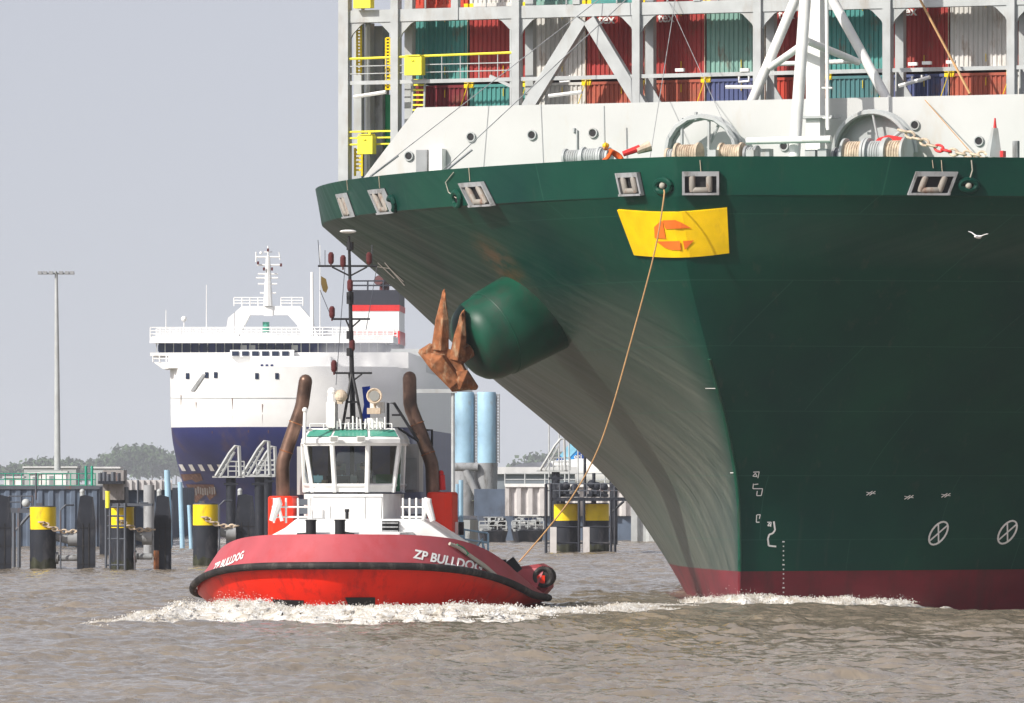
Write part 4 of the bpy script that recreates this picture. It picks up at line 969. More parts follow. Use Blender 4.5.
    for s, x in ((1, 277), (-1, 428)):
        m = MB(); m.tube([P(x, 498, 7.6), P(x+s*1, 503, 7.6), P(x-s*5, 521, 7.6)], [.12, .16, .1], 8)
        m.tube([P(x, 500, 7.6), P(x+s*5, 521, 7.6)], .06, 8); m.build('davit', 'white', tug, True)
    m = MB(); 
    for x in (298, 300): pass
    for x0, x1 in ((297, 311), (402, 424)):
        for py in (502, 511, 519): m.box(P(x0, py-3, 9.3), P(x1, py+3, 9.4))
    m.build('vent_grille', 'dgrey', tug)
    # bitts on the bow
    m = MB()
    for px in (311, 340):
        c = P(px, 534, 2.2); m.tube([c-Vector((0, 0, .8)), c+Vector((0, 0, .43))], .17, 16); m.tube([c+Vector((0, 0, .43)), c+Vector((0, 0, .48))], .19, 16)
    m.tube([P(297, 535.5, 2.2), P(311, 535, 2.2)], .08, 8); m.tube([P(340, 533, 2.2), P(354, 535.5, 2.2)], .08, 8); m.build('bollard', 'black', tug, True)
    # ropes over the port bulwark
    for pts, k, r in (([(452, 546), (462, 553), (474, 562), (486, 571), (494, 576)], 'rope', .05), ([(448, 545), (457, 549), (470, 558), (483, 567), (496, 577)], 'rope', .06), ([(455, 547), (461, 550), (466, 556)], 'deckgreen', .07)):
        m = MB(); q = []
        for px, py in pts:
            h, nn = cast(TBV, px, py)
            if h is None: h = W(px, py, 268); nn = Vector((0, -1, 0))
            nn = nn if nn.dot(h) < 0 else -nn; q.append(TF.w2l(h+nn*.08))
        m.tube(q, r, 7); m.build('towing_rope', k, tug, True)
    m = MB()
    for px, py in ((420, 541), (434, 543), (427, 543)): m.tube([P(px-3, py+1, 6), P(px+3, py-3, 6)], .12, 8); m.ring(P(px, py, 5.6), (1, 0, 0), .14, .05, 14, 6)
    m.build('rope_coil', 'dolphin', tug, True)
    # aft deck winch house and stern gear
    a = 17; m = MB(); m.box(P(440, 520, a), (a+3, y(470, a), 1.2)); m.box(P(436, 500, a+1), (a+2.5, y(455, a+1), 2.0)); m.build('aft_winch_house', 'lgrey', tug)
    m = MB(); m.box(P(455, 522, 12), P(459, 535, 12.3), 0); m.box(P(459, 522, 12), P(464, 535, 12.3), 1); m.build('sign_board', ['white', 'black'], tug)
    m = MB(); m.tube([P(461, 556, 16), P(461, 480, 16)], .08, 8); m.tube([P(457, 556, 16), P(457, 484, 16)], .05, 6)
    m.rail([P(440, 555, 15), P(488, 562, 15)], 1.0, 3, .035, .8); m.tube([P(470, 556, 16), P(482, 540, 16), P(486, 560, 16)], .08, 6); m.ring(P(449, 512, 15), (1, 0, 0), .22, .09, 16, 6); m.build('aft_railing', 'lblue', tug)
    m = MB(); m.tube([P(441, 475, 12), P(442, 490, 12)], .13, 8); m.ball(P(441, 473, 12), .1, 5); m.build('fire_monitor', 'red', tug, True)
    # stern tow gear: red wedge house, black roller, lamp
    a = 21.5; m = MB(); pr = [P(509, 568, a), P(538, 564, a), P(547, 569, a), P(548, 588, a), P(540, 597, a), P(524, 598, a), P(514, 588, a)]; m.prism(pr, (2.5, .0, 0))
    m.add([P(516, 570, a-.02), P(545, 567, a-.3), P(534, 596, a-.5)], [(0, 1, 2)]); m.add([P(516, 570, a-.02), P(534, 596, a-.5), P(522, 598, a)], [(0, 1, 2)]); m.build('stern_tow_frame', 'tpink', tug)
    m = MB(); c = P(543.5, 577, a-.3); m.tube([c, c+Vector((1.2, 0, 0))], .36, 18); m.ring(c, (1, 0, 0), .3, .09, 20, 8); m.build('stern_roller', 'rubber', tug, True)
    m = MB(); m.cbox(P(541, 581, a-.2), (.3, .3, .4)); m.build('roller_bracket', 'funnelred', tug)
    m = MB(); p0, p1 = P(509, 560, a-.6), P(518, 572, a-.6); m.beam(p0, p1, .38, .2, (1, 0, 0)); m.cbox(P(502, 563, a-1), (.3, .3, .25)); m.build('tow_hook', 'black', tug)
    m = MB(); m.tube([P(500, 566, a-1), P(506, 575, a-1), P(513, 590, a-1)], .12, 6); m.tube([P(497, 562, a-1), P(508, 573, a-1), P(509, 592, a-1)], .06, 6, 1); m.build('hawser', ['rope', 'lgrey'], tug, True)
    for px in (507, 525, 537):
        m = MB(); m.tube([P(px, 601, 22), P(px+1, 616, 22)], .16, 8); m.build('side_fender', 'rubber', tug)
    for px, py in ((258, 546), (264, 545)):
        m = MB(); m.tube([P(px-2, py+1, 3), P(px+1, py-6, 3)], .07, 8); m.build('bulwark_stay', 'white', tug)
tug_details()
# people in the wheelhouse and on deck
def person(name_label, loc, rotz, pose, cloth, head_cover=None, sc=1.0):
    root = thing('person', name_label, 'person', loc, rotz)
    # x forward, z up; pelvis root
    if pose == 'bend':
        J = dict(pel=(0, 0, .92), wst=(.12, 0, 1.08), chs=(.36, 0, 1.26), nck=(.5, 0, 1.33), hd=(.6, 0, 1.38), hdt=(.68, 0, 1.46),
                 lsh=(.38, .19, 1.25), lel=(.5, .26, 1.0), lha=(.68, .2, .86), rsh=(.38, -.19, 1.25), rel=(.55, -.25, 1.02), rha=(.75, -.16, .9))
    else:
        J = dict(pel=(0, 0, .95), wst=(0, 0, 1.1), chs=(.02, 0, 1.34), nck=(.02, 0, 1.5), hd=(.04, 0, 1.6), hdt=(.05, 0, 1.72),
                 lsh=(.02, .2, 1.42), lel=(.06, .26, 1.15), lha=(.3, .2, 1.05), rsh=(.02, -.2, 1.42), rel=(.06, -.26, 1.15), rha=(.3, -.18, 1.05))
    J.update(lhp=(0, .1, .88), lkn=(.06, .12, .48), lan=(0, .12, .08), lto=(.16, .13, .04), rhp=(0, -.1, .88), rkn=(.04, -.12, .48), ran=(-.04, -.12, .08), rto=(.12, -.13, .04))
    order = ['pel', 'wst', 'chs', 'nck', 'lsh', 'lel', 'lha', 'rsh', 'rel', 'rha', 'lhp', 'lkn', 'lan', 'lto', 'rhp', 'rkn', 'ran', 'rto']
    rad = dict(pel=.15, wst=.14, chs=.16, nck=.07, lsh=.08, lel=.055, lha=.035, rsh=.08, rel=.055, rha=.035, lhp=.1, lkn=.07, lan=.05, lto=.04, rhp=.1, rkn=.07, ran=.05, rto=.04)
    idx = {k: i for i, k in enumerate(order)}
    E = [('pel', 'wst'), ('wst', 'chs'), ('chs', 'nck'), ('chs', 'lsh'), ('lsh', 'lel'), ('lel', 'lha'), ('chs', 'rsh'), ('rsh', 'rel'), ('rel', 'rha'), ('pel', 'lhp'), ('lhp', 'lkn'), ('lkn', 'lan'), ('lan', 'lto'), ('pel', 'rhp'), ('rhp', 'rkn'), ('rkn', 'ran'), ('ran', 'rto')]
    skin_figure('body', [J[k] for k in order], [(idx[a], idx[b_]) for a, b_ in E], [rad[k] for k in order], cloth, root)
    h = MB(); c = Vector(J['hd'])+Vector((0, 0, .02)); h.ball(c, .105, 8, 0, (1, .82, 1.22)); h.ball(c+Vector((.105, 0, -.01)), .02, 4, 0)
    for s in (-1, 1): h.ball(c+Vector((.0, s*.09, 0)), .025, 4, 0); h.ball(c+Vector((.09, s*.035, .03)), .012, 4, 1)
    h.tube([Vector(J['nck']), c-Vector((0, 0, .06))], .055, 8, 0); h.build('head', ['skin', 'black'], root, True)
    for s in ('lha', 'rha'):
        q = Vector(J[s]); m = MB(); m.ball(q+Vector((.04, 0, 0)), .045, 5, 0, (1.1, .9, .5)); sg = 1 if s[0] == 'l' else -1
        for i in range(4): y_ = (i-1.5)*.02; m.tube([q+Vector((.07, y_, 0)), q+Vector((.11, y_, -.005)), q+Vector((.13-.004*abs(i-1), y_, -.03))], [.0095, .009, .007], 5)
        m.tube([q+Vector((.03, -sg*.035, 0)), q+Vector((.07, -sg*.06, -.015)), q+Vector((.09, -sg*.055, -.03))], [.011, .01, .008], 5); m.build('hand', 'skin', root, True)
    m = MB(); m.ball(c+Vector((-.01, 0, .055)), .125, 8, 0, (1.05, .9, .85))
    if head_cover == 'helmet': m.tube([c+Vector((0, 0, .04)), c+Vector((.03, 0, .045))], [.15, .15], 12)
    m.build('helmet' if head_cover == 'helmet' else 'hair', 'helmet' if head_cover == 'helmet' else 'hair', root, True)
    root.scale = (sc, sc, sc); return root
l_ = SF.p(622, 159, 2.7); wl = SF.l2w((l_.x, l_.y, 14.92)); m = MB(); m.box((l_.x-.45, l_.y-.5, 14.5), (l_.x+.45, l_.y+.5, 14.92)); m.build('deck_step', 'lgrey', ship)
person('crewman in orange coverall and yellow helmet bending at the ship bulwark', wl, R(180), 'bend', 'coverall', 'helmet', .98)
zf = TF.p(350, 492, 8.6).z
for px, lab in ((338, 'person in dark clothes standing by the left pane of the tug wheelhouse'), (363, 'person in dark clothes standing behind the middle wheelhouse pane of the tug')):
    q = TF.p(px, 490, 11.0); wl = TF.l2w((11.0, q.y, zf-.75)); person(lab, wl, R(-90), 'stand', 'darkcloth', None, 1.0)
# gull
def gull():
    c = W(978, 237, 272); g = thing('gull', 'white gull flying with raised wings in front of the dark hull', 'bird', c, R(0))
    V = [(0, 0, 0), (.12, 0, 0), (.2, 0, .015), (.27, 0, .01), (-.14, 0, 0), (-.25, 0, .01), (.04, -.12, .04), (.02, -.28, .09), (-.06, -.42, .1), (.04, .12, .06), (.02, .25, .16), (-.04, .36, .2)]
    V = [(x, y, z) for x, y, z in V]; rot = Matrix.Rotation(R(60), 3, 'Z'); V = [tuple(rot @ Vector(v)) for v in V]
    E = [(0, 1), (1, 2), (2, 3), (0, 4), (4, 5), (0, 6), (6, 7), (7, 8), (0, 9), (9, 10), (10, 11)]
    skin_figure('body', V, E, [.06, .055, .04, .012, .045, .03, (.05, .018), (.04, .014), (.01, .008), (.05, .018), (.04, .014), (.01, .008)], 'feather', g)
gull()
# tow line
def towline():
    pts = [(664, 190, 280.6), (663.5, 200, 280.2), (655, 250, 280.6), (634, 330, 281.3), (610, 415, 282.1), (594, 458, 282.6), (572, 497, 283.2), (545, 532, 283.8), (519, 562, 284.0)]
    P = [W(*p) for p in pts]; fine = []
    for i in range(len(P)-1):
        for k in range(6):
            t = k/6; p0, p1, p2, p3 = P[max(i-1, 0)], P[i], P[i+1], P[min(i+2, len(P)-1)]
            fine.append(.5*((2*p1)+(p2-p0)*t+(2*p0-5*p1+4*p2-p3)*t*t+(3*p1-p0-3*p2+p3)*t**3))
    fine.append(P[-1]); m = MB(); m.tube(fine, .027, 7); o = m.build('tow_line', 'ropeo', None, True)
    tag(o, 'thin orange tow line slanting from the ship bow down to the tug stern', 'rope')
towline()
# ---------------------------------------------------------------- ferry
FF = Frame((285-512)*700/F, 700.0, R(1.9))
ferry = thing('ferry', 'white and navy ro-ro ferry bow-on behind the tug', 'ferry', (FF.X0, FF.Y0, 0), FF.rot)
def ferry_build():
    P = FF.p; B = 10.7; rw = []
    spec = [(-1, 8, 42, .9), (1.5, 6.5, 31, .75), (4, 4.5, 22, .6), (6, 2.5, 16, .52), (8, 1.0, 11, .47), (9.3, .5, 9.5, .45), (12, .2, 9, .45), (14.6, 0, 8.5, .45)]
    zl = [x[0] for x in spec]
    for z in [-1, 0, 1.5, 3, 4, 5, 6, 7, 8, 8.7, 9.3, 10.5, 12, 13.3, 14.6]:
        rw.append((z, hermite(z, zl, [s[1] for s in spec]), hermite(z, zl, [s[2] for s in spec]), 2.2, hermite(z, zl, [s[3] for s in spec]), B))
    vs, fs, wn = loft(rw, 26, 150); m = MB(); m.v = vs
    for i, f in fs: m.f.append(f); m.m.append(0 if rw[i+1][0] <= 9.31 else 1)
    n2 = len(rw)*wn; k = (len(rw)-1)*wn
    for j in range(wn-1): m.f.append((k+j, k+j+1, n2+k+j+1, n2+k+j)); m.m.append(1)
    m.f.append((wn-1, n2+wn-1, n2+k+wn-1, k+wn-1)); m.m.append(0)
    hl = m.build('hull', ['navy', 'fwhite'], ferry, True, sharp=60)
    bv = bvh_of([FF.l2w(v) for v in vs], [f for _, f in fs])
    d = decal(bv, FF, [[(179+i*9.5+dx, 464+dy) for dx, dy in ((0, 0), (4, 0), (7.5, 6.5), (3.5, 6.5))] for i in range(5)], .06); d.build('bow_mark', 'fwhite', hl)
    rr = random.Random(5); polys = []
    for i in range(14): x, y_ = 184+i*2.3, 487+rr.uniform(-1, 1); polys.append([(x, y_), (x+1.4, y_), (x+1.8, y_+7), (x+.4, y_+7)])
    decal(bv, FF, polys, .06).build('bow_mark', 'concrete', hl)
    # superstructure
    a = 2.5; z = lambda py, a_=3: FF.z(py, a_, 0)
    m = MB(); m.box((a+2, B-.1, 14.5), (40, -B+.1, z(352, a)))
    m.box((a+.8, P(250, 0, a).y, 14.5), (a+3, P(330, 0, a).y, z(356, a))); m.build('superstructure', 'fwhite', ferry)
    wl, wr = P(151, 0, 6).y, P(394, 0, 6).y
    br = MB(); br.box((5, wl, z(356, 5)), (14, wr, z(352.5, 5))); br.box((4.6, wl-.2, z(343, 5)), (14, wr, z(336, 5))); br.prism([(4.4, wl, z(343, 5)), (4.4, wr, z(343, 5)), (4.9, wr, z(337, 5)), (4.9, wl, z(337, 5))], (.1, 0, 0)); br.box((5.6, wl+-.7, z(352.5, 5)), (13.5, wr+.7, z(343, 5)), 1); b_ = br.build('bridge', ['fwhite', 'navy2'], ferry)
    for px in list(np.arange(158, 204, 9))+list(np.arange(215, 300, 8.5))+list(np.arange(322, 386, 9)):
        q = P(px, 0, 5.5); g = MB(); g.box((5.5, q.y, z(351, 5)), (5.58, q.y-.55, z(345, 5))); g.build('window', 'darkglass' if int(px*7) % 3 else 'lgrey', b_)
    for px in np.arange(156, 392, 8.5): q = P(px, 0, 5.45).y; mu = MB(); mu.box((5.5, q, z(352.4, 5)), (5.56, q-.09, z(343.1, 5))); mu.build('mullion', 'lgrey', b_)
    # wing boxes and gallery under the bridge
    for x0, x1 in ((153, 173), (362, 394)):
        m = MB(); q0, q1 = P(x0, 0, 5).y, P(x1, 0, 5).y; m.prism([(5, q0, z(362, 5)), (5, q1, z(362, 5)), (5, q1-0, z(368, 5)), (5, (q0+q1)/2, z(369, 5))], (6, 0, 0)); m.rail([(5, q0, z(362, 5)), (5, q1, z(362, 5))], .6, 2, .06, .6); m.build('bridge_wing', 'fwhite', ferry)
    m = MB(); q0, q1 = P(230, 0, 4).y, P(294, 0, 4).y; m.box((4, q0, z(357, 5)), (6, q1, z(350, 5))); gl = m.build('gallery', 'fwhite', ferry)
    for px in np.arange(232, 292, 10): q = P(px, 0, 3.9).y; g = MB(); g.box((3.9, q, z(356, 5)), (3.96, q-.6, z(351.5, 5))); g.build('window', 'darkglass', gl)
    q0, q1 = P(174, 0, 4.4).y, P(300, 0, 3).y; 
    for (x0, y0_, x1, y1_) in ((206, 366, 192, 392), (211, 368, 197, 393)): pass
    for px, py in ((188, 376), (207, 375), (216, 375), (257, 376), (277, 376)): decal(bv, FF, [[(px-1.8, py-3), (px+1.8, py-3), (px+1.8, py+3), (px-1.8, py+3)]], .06).build('window', 'darkglass', hl)
    decal(bv, FF, [[(203, 374), (206.5, 374), (195, 391), (191, 391)]], .1).build('stair', 'grey', hl)
    for pl in ([(181, 474), (201, 473), (203, 480), (196, 482), (192, 479), (184, 481)], [(186, 484), (214, 484), (217, 494), (210, 500), (206, 494), (196, 503), (193, 494)]): decal(bv, FF, [pl], .05).build('rust_stain', 'stain', hl)
    for px, y0_, y1_ in ((181, 395, 424), (196, 402, 426), (232, 398, 421), (262, 404, 426), (248, 430, 452), (212, 431, 447), (268, 430, 449)): decal(bv, FF, [[(px, y0_), (px+.8, y0_), (px+.5, y1_)]], .05).build('rust_streak', 'stain', hl)
    decal(bv, FF, stroke([(171+i*6, 398-.0*i) for i in range(24)], .7), .05).build('plate_seam', 'lgrey', hl)
    for px in (262, 267, 272): g = MB(); g.cbox(P(px, 366, 3.1), (.1, .25, .3)); g.build('name_mark', 'navy2', ferry)
    # top deck railing, gantry, radar mast
    m = MB(); m.rail([(5.2, wl, z(337, 5)), (5.2, wr, z(337, 5))], .85, 3, .05, .9); m.rail([(12, wl, z(337, 5)), (12, wr, z(337, 5))], .85, 3, .05, .9); m.build('railing', 'fwhite', ferry)
    for px, ya, rr_ in ((206.5, 285, .04), (166, 310, .04), (184, 319, .05), (320, 245, .035), (312, 272, .15)): m = MB(); m.tube([P(px, 339, 6), P(px, ya, 6)], [rr_*1.3, rr_*.8], 6); (m.ball(P(184, 319, 6), .26, 6) if px == 184 else None); m.build('antenna', 'fwhite', ferry)
    a = 8; g = MB()
    def bar(p0, p1, wd): g.beam(P(*p0, a), P(*p1, a), wd, 1.2, (1, 0, 0))
    g.prism([P(x, y_, a) for x, y_ in ((225, 337), (228, 318), (242, 306), (300, 306), (312, 320), (318, 337), (303, 337), (297, 325), (288, 315), (250, 315), (238, 337))], (1.4, 0, 0))
    gt = g.build('gantry', 'fwhite', ferry); g = MB(); g.rail([P(234, 306, a+.3), P(266, 306, a+.3)], .75, 3, .05, .8); g.rail([P(281, 306, a+.3), P(303, 306, a+.3)], .75, 3, .05, .8); g.build('railing', 'fwhite', gt)
    g = MB(); g.tube([P(268, 306, a), P(268, 285, a), P(268, 256, a)], [.42, .3, .18], 8); g.box(P(264, 307, a-.1), P(273, 316, a+.5))
    for py, x0, x1 in ((257, 256, 280), (265, 257, 280), (274, 258, 278), (278, 256, 278), (284, 258, 277), (293, 260, 276)): g.tube([P(x0, py, a), P(x1, py, a)], .09, 6)
    g.tube([P(256, 262, a), P(256, 252, a)], .07, 5); g.tube([P(280, 260, a), P(279, 252, a)], .05, 5); g.ball(P(261, 253, a), .15, 5); g.tube([P(268, 256, a), P(268, 246, a)], .08, 5); g.tube([P(264, 252, a), P(272, 252, a)], .05, 5); rm = g.build('radar_mast', 'fwhite', ferry)
    for px, py in ((258, 263), (281, 265), (264, 269), (272, 269), (268, 250)): g = MB(); g.cbox(P(px, py, a-.3), (.2, .18, .28)); g.build('signal_lamp', 'bulbred', rm)
    g = MB(); q = P(266, 322, 9); g.tube([q, q-Vector((0, 0, .9))], .3, 10); g.build('radar_dome', 'teal', ferry)
    # foredeck ladder
    # funnel far aft
    a = 95; fl = MB(); y1, y2 = FF.y(352, a), FF.y(399, a); zz = lambda py: FF.z(py, a, 0)
    for (p0, p1, k, e) in ((400, 352, 0, 0), (352, 333, 0, .0), (344, 331, 1, .06), (331, 311, 2, .0), (311, 305, 1, .06), (305, 290, 0, 0)):
        fl.box((a-e, y1+e, zz(p0)), (a+12+e, y2-e, zz(p1)-.0), k)
    fo = fl.build('funnel', ['soot', 'red', 'fwhite'], ferry); g = MB(); g.rail([(a, y1, zz(290)), (a, y2, zz(290))], .9, 2, .08, 1.5); g.tube([(a+3, FF.y(383, a), zz(290)), (a+3, FF.y(383, a), zz(283)), (a+1, FF.y(378, a), zz(280))], .5, 8, 1); g.build('exhaust', ['soot', 'bulbred'], fo)
    m = MB(); m.box((40, B-.1, 14.5), (140, -B+.1, 16.8)); m.build('aft_superstructure', 'lgrey', ferry)
ferry_build()
# ---------------------------------------------------------------- quay, land and jetty structures
def ground():
    m = MB(); D0 = 538
    m.add([(-5100, D0, 4.05), (GX(104, D0), D0, 4.05), (GX(104, D0), 690, 4.05), (-70, 690, 4.05), (-70, 5100, 4.05), (-5100, 5100, 4.05)], [tuple(range(6))])
    m.add([(GX(470, 600), 612, 3.0), (5100, 612, 3.0), (5100, 5100, 3.0), (GX(470, 600), 5100, 3.0)], [(0, 1, 2, 3)])
    m.add([(-70, 900, 2.0), (GX(470, 600), 900, 2.0), (GX(470, 600), 5100, 2.0), (-70, 5100, 2.0)], [(0, 1, 2, 3)])
    o = m.build('quay_ground', 'grass'); o['kind'] = 'structure'
ground()
def sheetwall(x0, x1, D, z0, z1, pitch=1.2, dp=.35):
    m = MB(); n = max(2, int((x1-x0)/pitch)); pts = []
    for i in range(n):
        for f_, o in ((0, 0), (.35, 0), (.5, dp), (.85, dp)): pts.append((x0+(x1-x0)*(i+f_)/n, D+o))
    pts.append((x1, D)); vs = [(x, y, z0) for x, y in pts]+[(x, y, z1) for x, y in pts]; N = len(pts)
    m.add(vs, [(i, i+1, N+i+1, N+i) for i in range(N-1)]); m.box((x0, D-.1, z1), (x1, D+.8, z1+.25), 1)
    return m
t = thing('quay_wall', 'long blue-grey sheet pile quay wall at the left edge', 'quay wall', (GX(50, 538), 537, 0))
m = sheetwall(GX(-60, 537), GX(104, 537), 537, -1, 3.95, .7, .12); m.build('sheet_piling', ['pile', 'dgrey'], t, world=True)
m = MB(); m.box((GX(103.6, 537), 537.3, -1), (GX(104, 537), 690, 4)); m.build('return_wall', 'pile', t, world=True)
t = thing('mesh_fence', 'green mesh fence along the top of the left quay', 'fence', (GX(50, 538), 539, 4.1))
m = MB(); zt = Zp(477, 539)
for x in np.arange(GX(-60, 539), GX(96, 539), .55): m.tube([(x, 539, 4.05), (x, 539, 5.0)], .035, 4)
for z in (4.2, 4.6, 5.0): m.tube([(GX(-60, 539), 539, z), (GX(96, 539), 539, z)], .03, 4)
m.tube([(GX(86, 539), 539, 4), (GX(86, 539), 539, Zp(466, 539))], .1, 6); m.tube([(GX(92, 539), 539, 4), (GX(92, 539), 539, Zp(466, 539))], .1, 6); m.build('fence_panel', 'greenmesh', t, world=True)
def hut(x0, x1, y0, D, dep, k, name, lab, cat, rk='roofgrey'):
    t = thing(name, lab, cat, (GX((x0+x1)/2, D), D+dep/2, 4.05)); m = MB(); zt = Zp(y0, D); m.box((GX(x0, D), D, 4.05), (GX(x1, D), D+dep, zt)); m.build('wall', k, t, world=True)
    m = MB(); m.box((GX(x0, D)-.1, D-.1, zt+.003), (GX(x1, D)+.1, D+dep+.1, zt+.12)); m.build('roof', rk, t, world=True)
    m = MB(); xm = GX(x0+(x1-x0)*.3, D); m.box((xm, D-.04, 4.1), (xm+.35, D-.005, 4.05+(zt-4.05)*.8)); m.build('door', 'grey', t, world=True)
hut(42, 66, 473, 541, 2, 'white', 'utility_cabinet', 'white cabinet at the foot of the light mast', 'cabinet')
hut(29, 41, 474, 541.5, 2, 'scaff', 'site_hut', 'small pale hut left of the white cabinet', 'hut')
hut(4, 22, 478, 543, 3, 'white', 'storage_shed', 'low white shed behind the fence at the far left', 'shed')
hut(24, 76, 468, 560, 5, 'lgrey', 'terminal_building', 'pale grey flat-roofed building behind the white cabinet', 'building')
hut(92, 119, 468.5, 545, 4, 'lgrey', 'pump_house', 'grey pump house behind the jetty head', 'building')
# light mast
D = 550; t = thing('light_mast', 'tall grey light mast with a wide lamp head on the left quay', 'light mast', (GX(57, D), D, 4.05))
m = MB(); m.tube([(GX(57.5, D), D, 4.05), (GX(57, D), D, Zp(372, D)), (GX(56.3, D), D, Zp(274, D))], [.24, .18, .11], 10); m.build('pole', 'lgrey', t, True, True)
m = MB(); m.box((GX(52, D), D-.4, 4.05), (GX(62, D), D+.4, Zp(470, D))); m.build('base', 'lgrey', t, False, True)
m = MB(); m.tube([(GX(38, D), D, Zp(273.5, D)), (GX(74.5, D), D, Zp(273.5, D))], .07, 6); m.tube([(GX(56, D), D-.8, Zp(272, D)), (GX(56, D), D+.8, Zp(272, D))], .06, 6); hd = m.build('lamp_head', 'lgrey', t, False, True)
for px in (40, 45, 51, 61, 67, 72): m = MB(); m.box((GX(px-2, D), D-.3, Zp(274.5, D)), (GX(px+2, D), D+.3, Zp(271.3, D))); m.build('floodlight', 'grey', hd, False, True) if False else (lambda o: (setattr(o, 'parent', hd)))(m.build('floodlight', 'grey', t, False, True))
# dolphins of the near row
def dolphin(px, D, wd, ytop, lab, band=True, group='mooring dolphins with yellow bands'):
    x = GX(px, D); r = GX(px+wd/2, D)-x; zt = Zp(ytop, D); t = thing('mooring_dolphin', lab, 'dolphin', (x, D, 0), 0, group)
    m = MB(); zb = zt-1.12*(wd/26); m.tube([(x, D, -2), (x, D, zb)], r, 28, 0); m.build('pile', 'dolphin', t, True, True)
    m = MB(); rr_ = random.Random(int(px)); n_ = 26; ring = [(x+r*1.015*math.cos(6.2832*i/n_), D+r*1.015*math.sin(6.2832*i/n_)) for i in range(n_)]; hh = [.35+.35*rr_.random() for _ in range(n_)]
    m.add([(a, b_, -1) for a, b_ in ring]+[(a, b_, h_) for (a, b_), h_ in zip(ring, hh)], [(i, (i+1) % n_, n_+(i+1) % n_, n_+i) for i in range(n_)]); m.build('weed_band', 'weed', t, True, True)
    m = MB(); m.tube([(x, D, zb), (x, D, zt)], r*1.01, 28, 0); m.build('band', 'yellow', t, True, True)
    m = MB(); m.tube([(x, D, zt), (x, D, zt+.06)], r*.98, 28); m.cbox((x-.2, D, zt+.12), (.3, .3, .15)); m.build('cap', 'dgrey', t, False, True)
    return t, x, r, zt
def fender_panel(px0, px1, ytop, D, lab, px_s=None, rusty=False):
    x0, x1 = GX(px0, D), GX(px1, D); zt = Zp(ytop, D); zs = Zp(ytop+26, D); t = thing('fender_panel', lab, 'fender', ((x0+x1)/2, D, 0), 0, 'upright fender panels of the dolphins')
    m = MB(); w_ = x1-x0; m.prism([(x0, D, -2), (x1, D, -2), (x1, D, zs), (x1-.12, D, zt-.1), (x1-.5, D, zt), (x0+.15, D, zt-.05), (x0, D, zs)], (0, .5, 0)); 
    m.build('panel', 'dolphin', t, False, True)
    m = MB()
    for x in (x0+w_*.33, x0+w_*.66): m.box((x-.02, D-.03, -1), (x+.02, D-.003, zs-.1))
    for z in np.arange(.3, zs, .9): m.box((x0+.03, D-.028, z), (x1-.03, D-.004, z+.03))
    m.build('facing_strip', 'rubber' if not rusty else 'rubber', t, False, True)
    m = MB(); m.tube([(x0+.25, D+.2, zt-.3), (x0+.25, D+.2, zt+.12)], .12, 8); m.ball((x0+.25, D+.2, zt+.18), .13, 6); m.build('top_lamp', 'lgrey', t, True, True)
    if rusty: m = MB(); m.box((x0-.02, D-.05, 0), (x0+.25, D-.002, 1.0)); m.build('rusty_strip', 'rust', t, False, True)
    return t
def links(t, x0, x1, D, zc, zl):
    m = MB(); m.tube([(x0, D, zl), (x1, D, zl)], .16, 10); m.tube([(x0+.1, D, zl), (x0+.25, D, zl)], .3, 12); m.tube([(x0-.05, D+.1, zc-.7), (x1, D+.1, zc-1.0)], .22, 10); m.tube([(x1-.5, D, zc-.8), (x1, D, zc-.8)], .42, 12); m.build('strut', 'grey', t, True, True)
    m = MB(); N = 9
    for i in range(N):
        tt = i/(N-1); c = Vector((x0-.55+(x1-x0+.55)*tt, D-.75+.5*tt, zc-.45*tt-.2*math.sin(3.1*tt))); s = Vector((0, 0, 1)) if i % 2 else Vector((0, 1, 0))
        m.tube([c+Vector((.15*math.cos(u), 0, 0))+s*.09*math.sin(u) for u in np.linspace(0, 6.283, 11)], .045, 5, 0, False)
    m.build('chain', 'chain', t, True, True)
    m = MB(); m.tube([(x1-.85, D-.4, -1), (x1-.85, D-.4, zc+.6), (x1-.6, D-.4, zc+.85), (x1-.2, D-.2, zc+.85)], .05, 6); m.build('handrail', 'dgrey', t, False, True)
D = 400
t, x, r, zt = dolphin(43, D, 26, 507, 'leftmost of the yellow-banded dolphins, standing free of any ladder cage'); links(t, x+r*.8, GX(78, D), D, Zp(522, D), Zp(558, D))
t, x, r, zt = dolphin(122, D-3, 24, 507, 'yellow-banded dolphin inside a dark ladder cage, second from the left'); links(t, x+r*.8, GX(155, D), D-3, Zp(520, D), Zp(556, D))
m = MB(); Dc = D-5
for px in (106, 110, 118, 125): m.tube([(GX(px, Dc), Dc, -1), (GX(px, Dc), Dc, Zp(503 if px > 107 else 492, Dc))], .07, 6)
for py in (507, 516, 526, 539, 565): m.tube([(GX(105, Dc), Dc, Zp(py, Dc)), (GX(126, Dc), Dc, Zp(py, Dc))], .055, 6)
m.box((GX(109, Dc), Dc, Zp(506, Dc)), (GX(152, Dc), Dc+1.5, Zp(503.5, Dc))); m.tube([(GX(138, Dc), Dc, Zp(503, Dc)), (GX(138, Dc), Dc, Zp(480, Dc))], .06, 6); m.build('ladder_cage', 'dgrey', t, False, True)
m = MB(); m.tube([(GX(107.5, Dc), Dc, Zp(508, Dc)), (GX(107.5, Dc), Dc, Zp(491, Dc))], .12, 8); m.build('lamp', 'lyellow', t, True, True)
t, x, r, zt = dolphin(205.5, 415, 25, 504.5, 'yellow-banded dolphin in front of the ferry bow'); links(t, x+r*.8, GX(236, 415), 415, Zp(517, 415), Zp(552, 415))
fender_panel(77, 95, 495, D-1, 'dark fender panel right of the leftmost yellow-banded dolphin'); fender_panel(154, 171, 495, D-3, 'dark fender panel with a rusty foot beside the ladder cage', rusty=True)
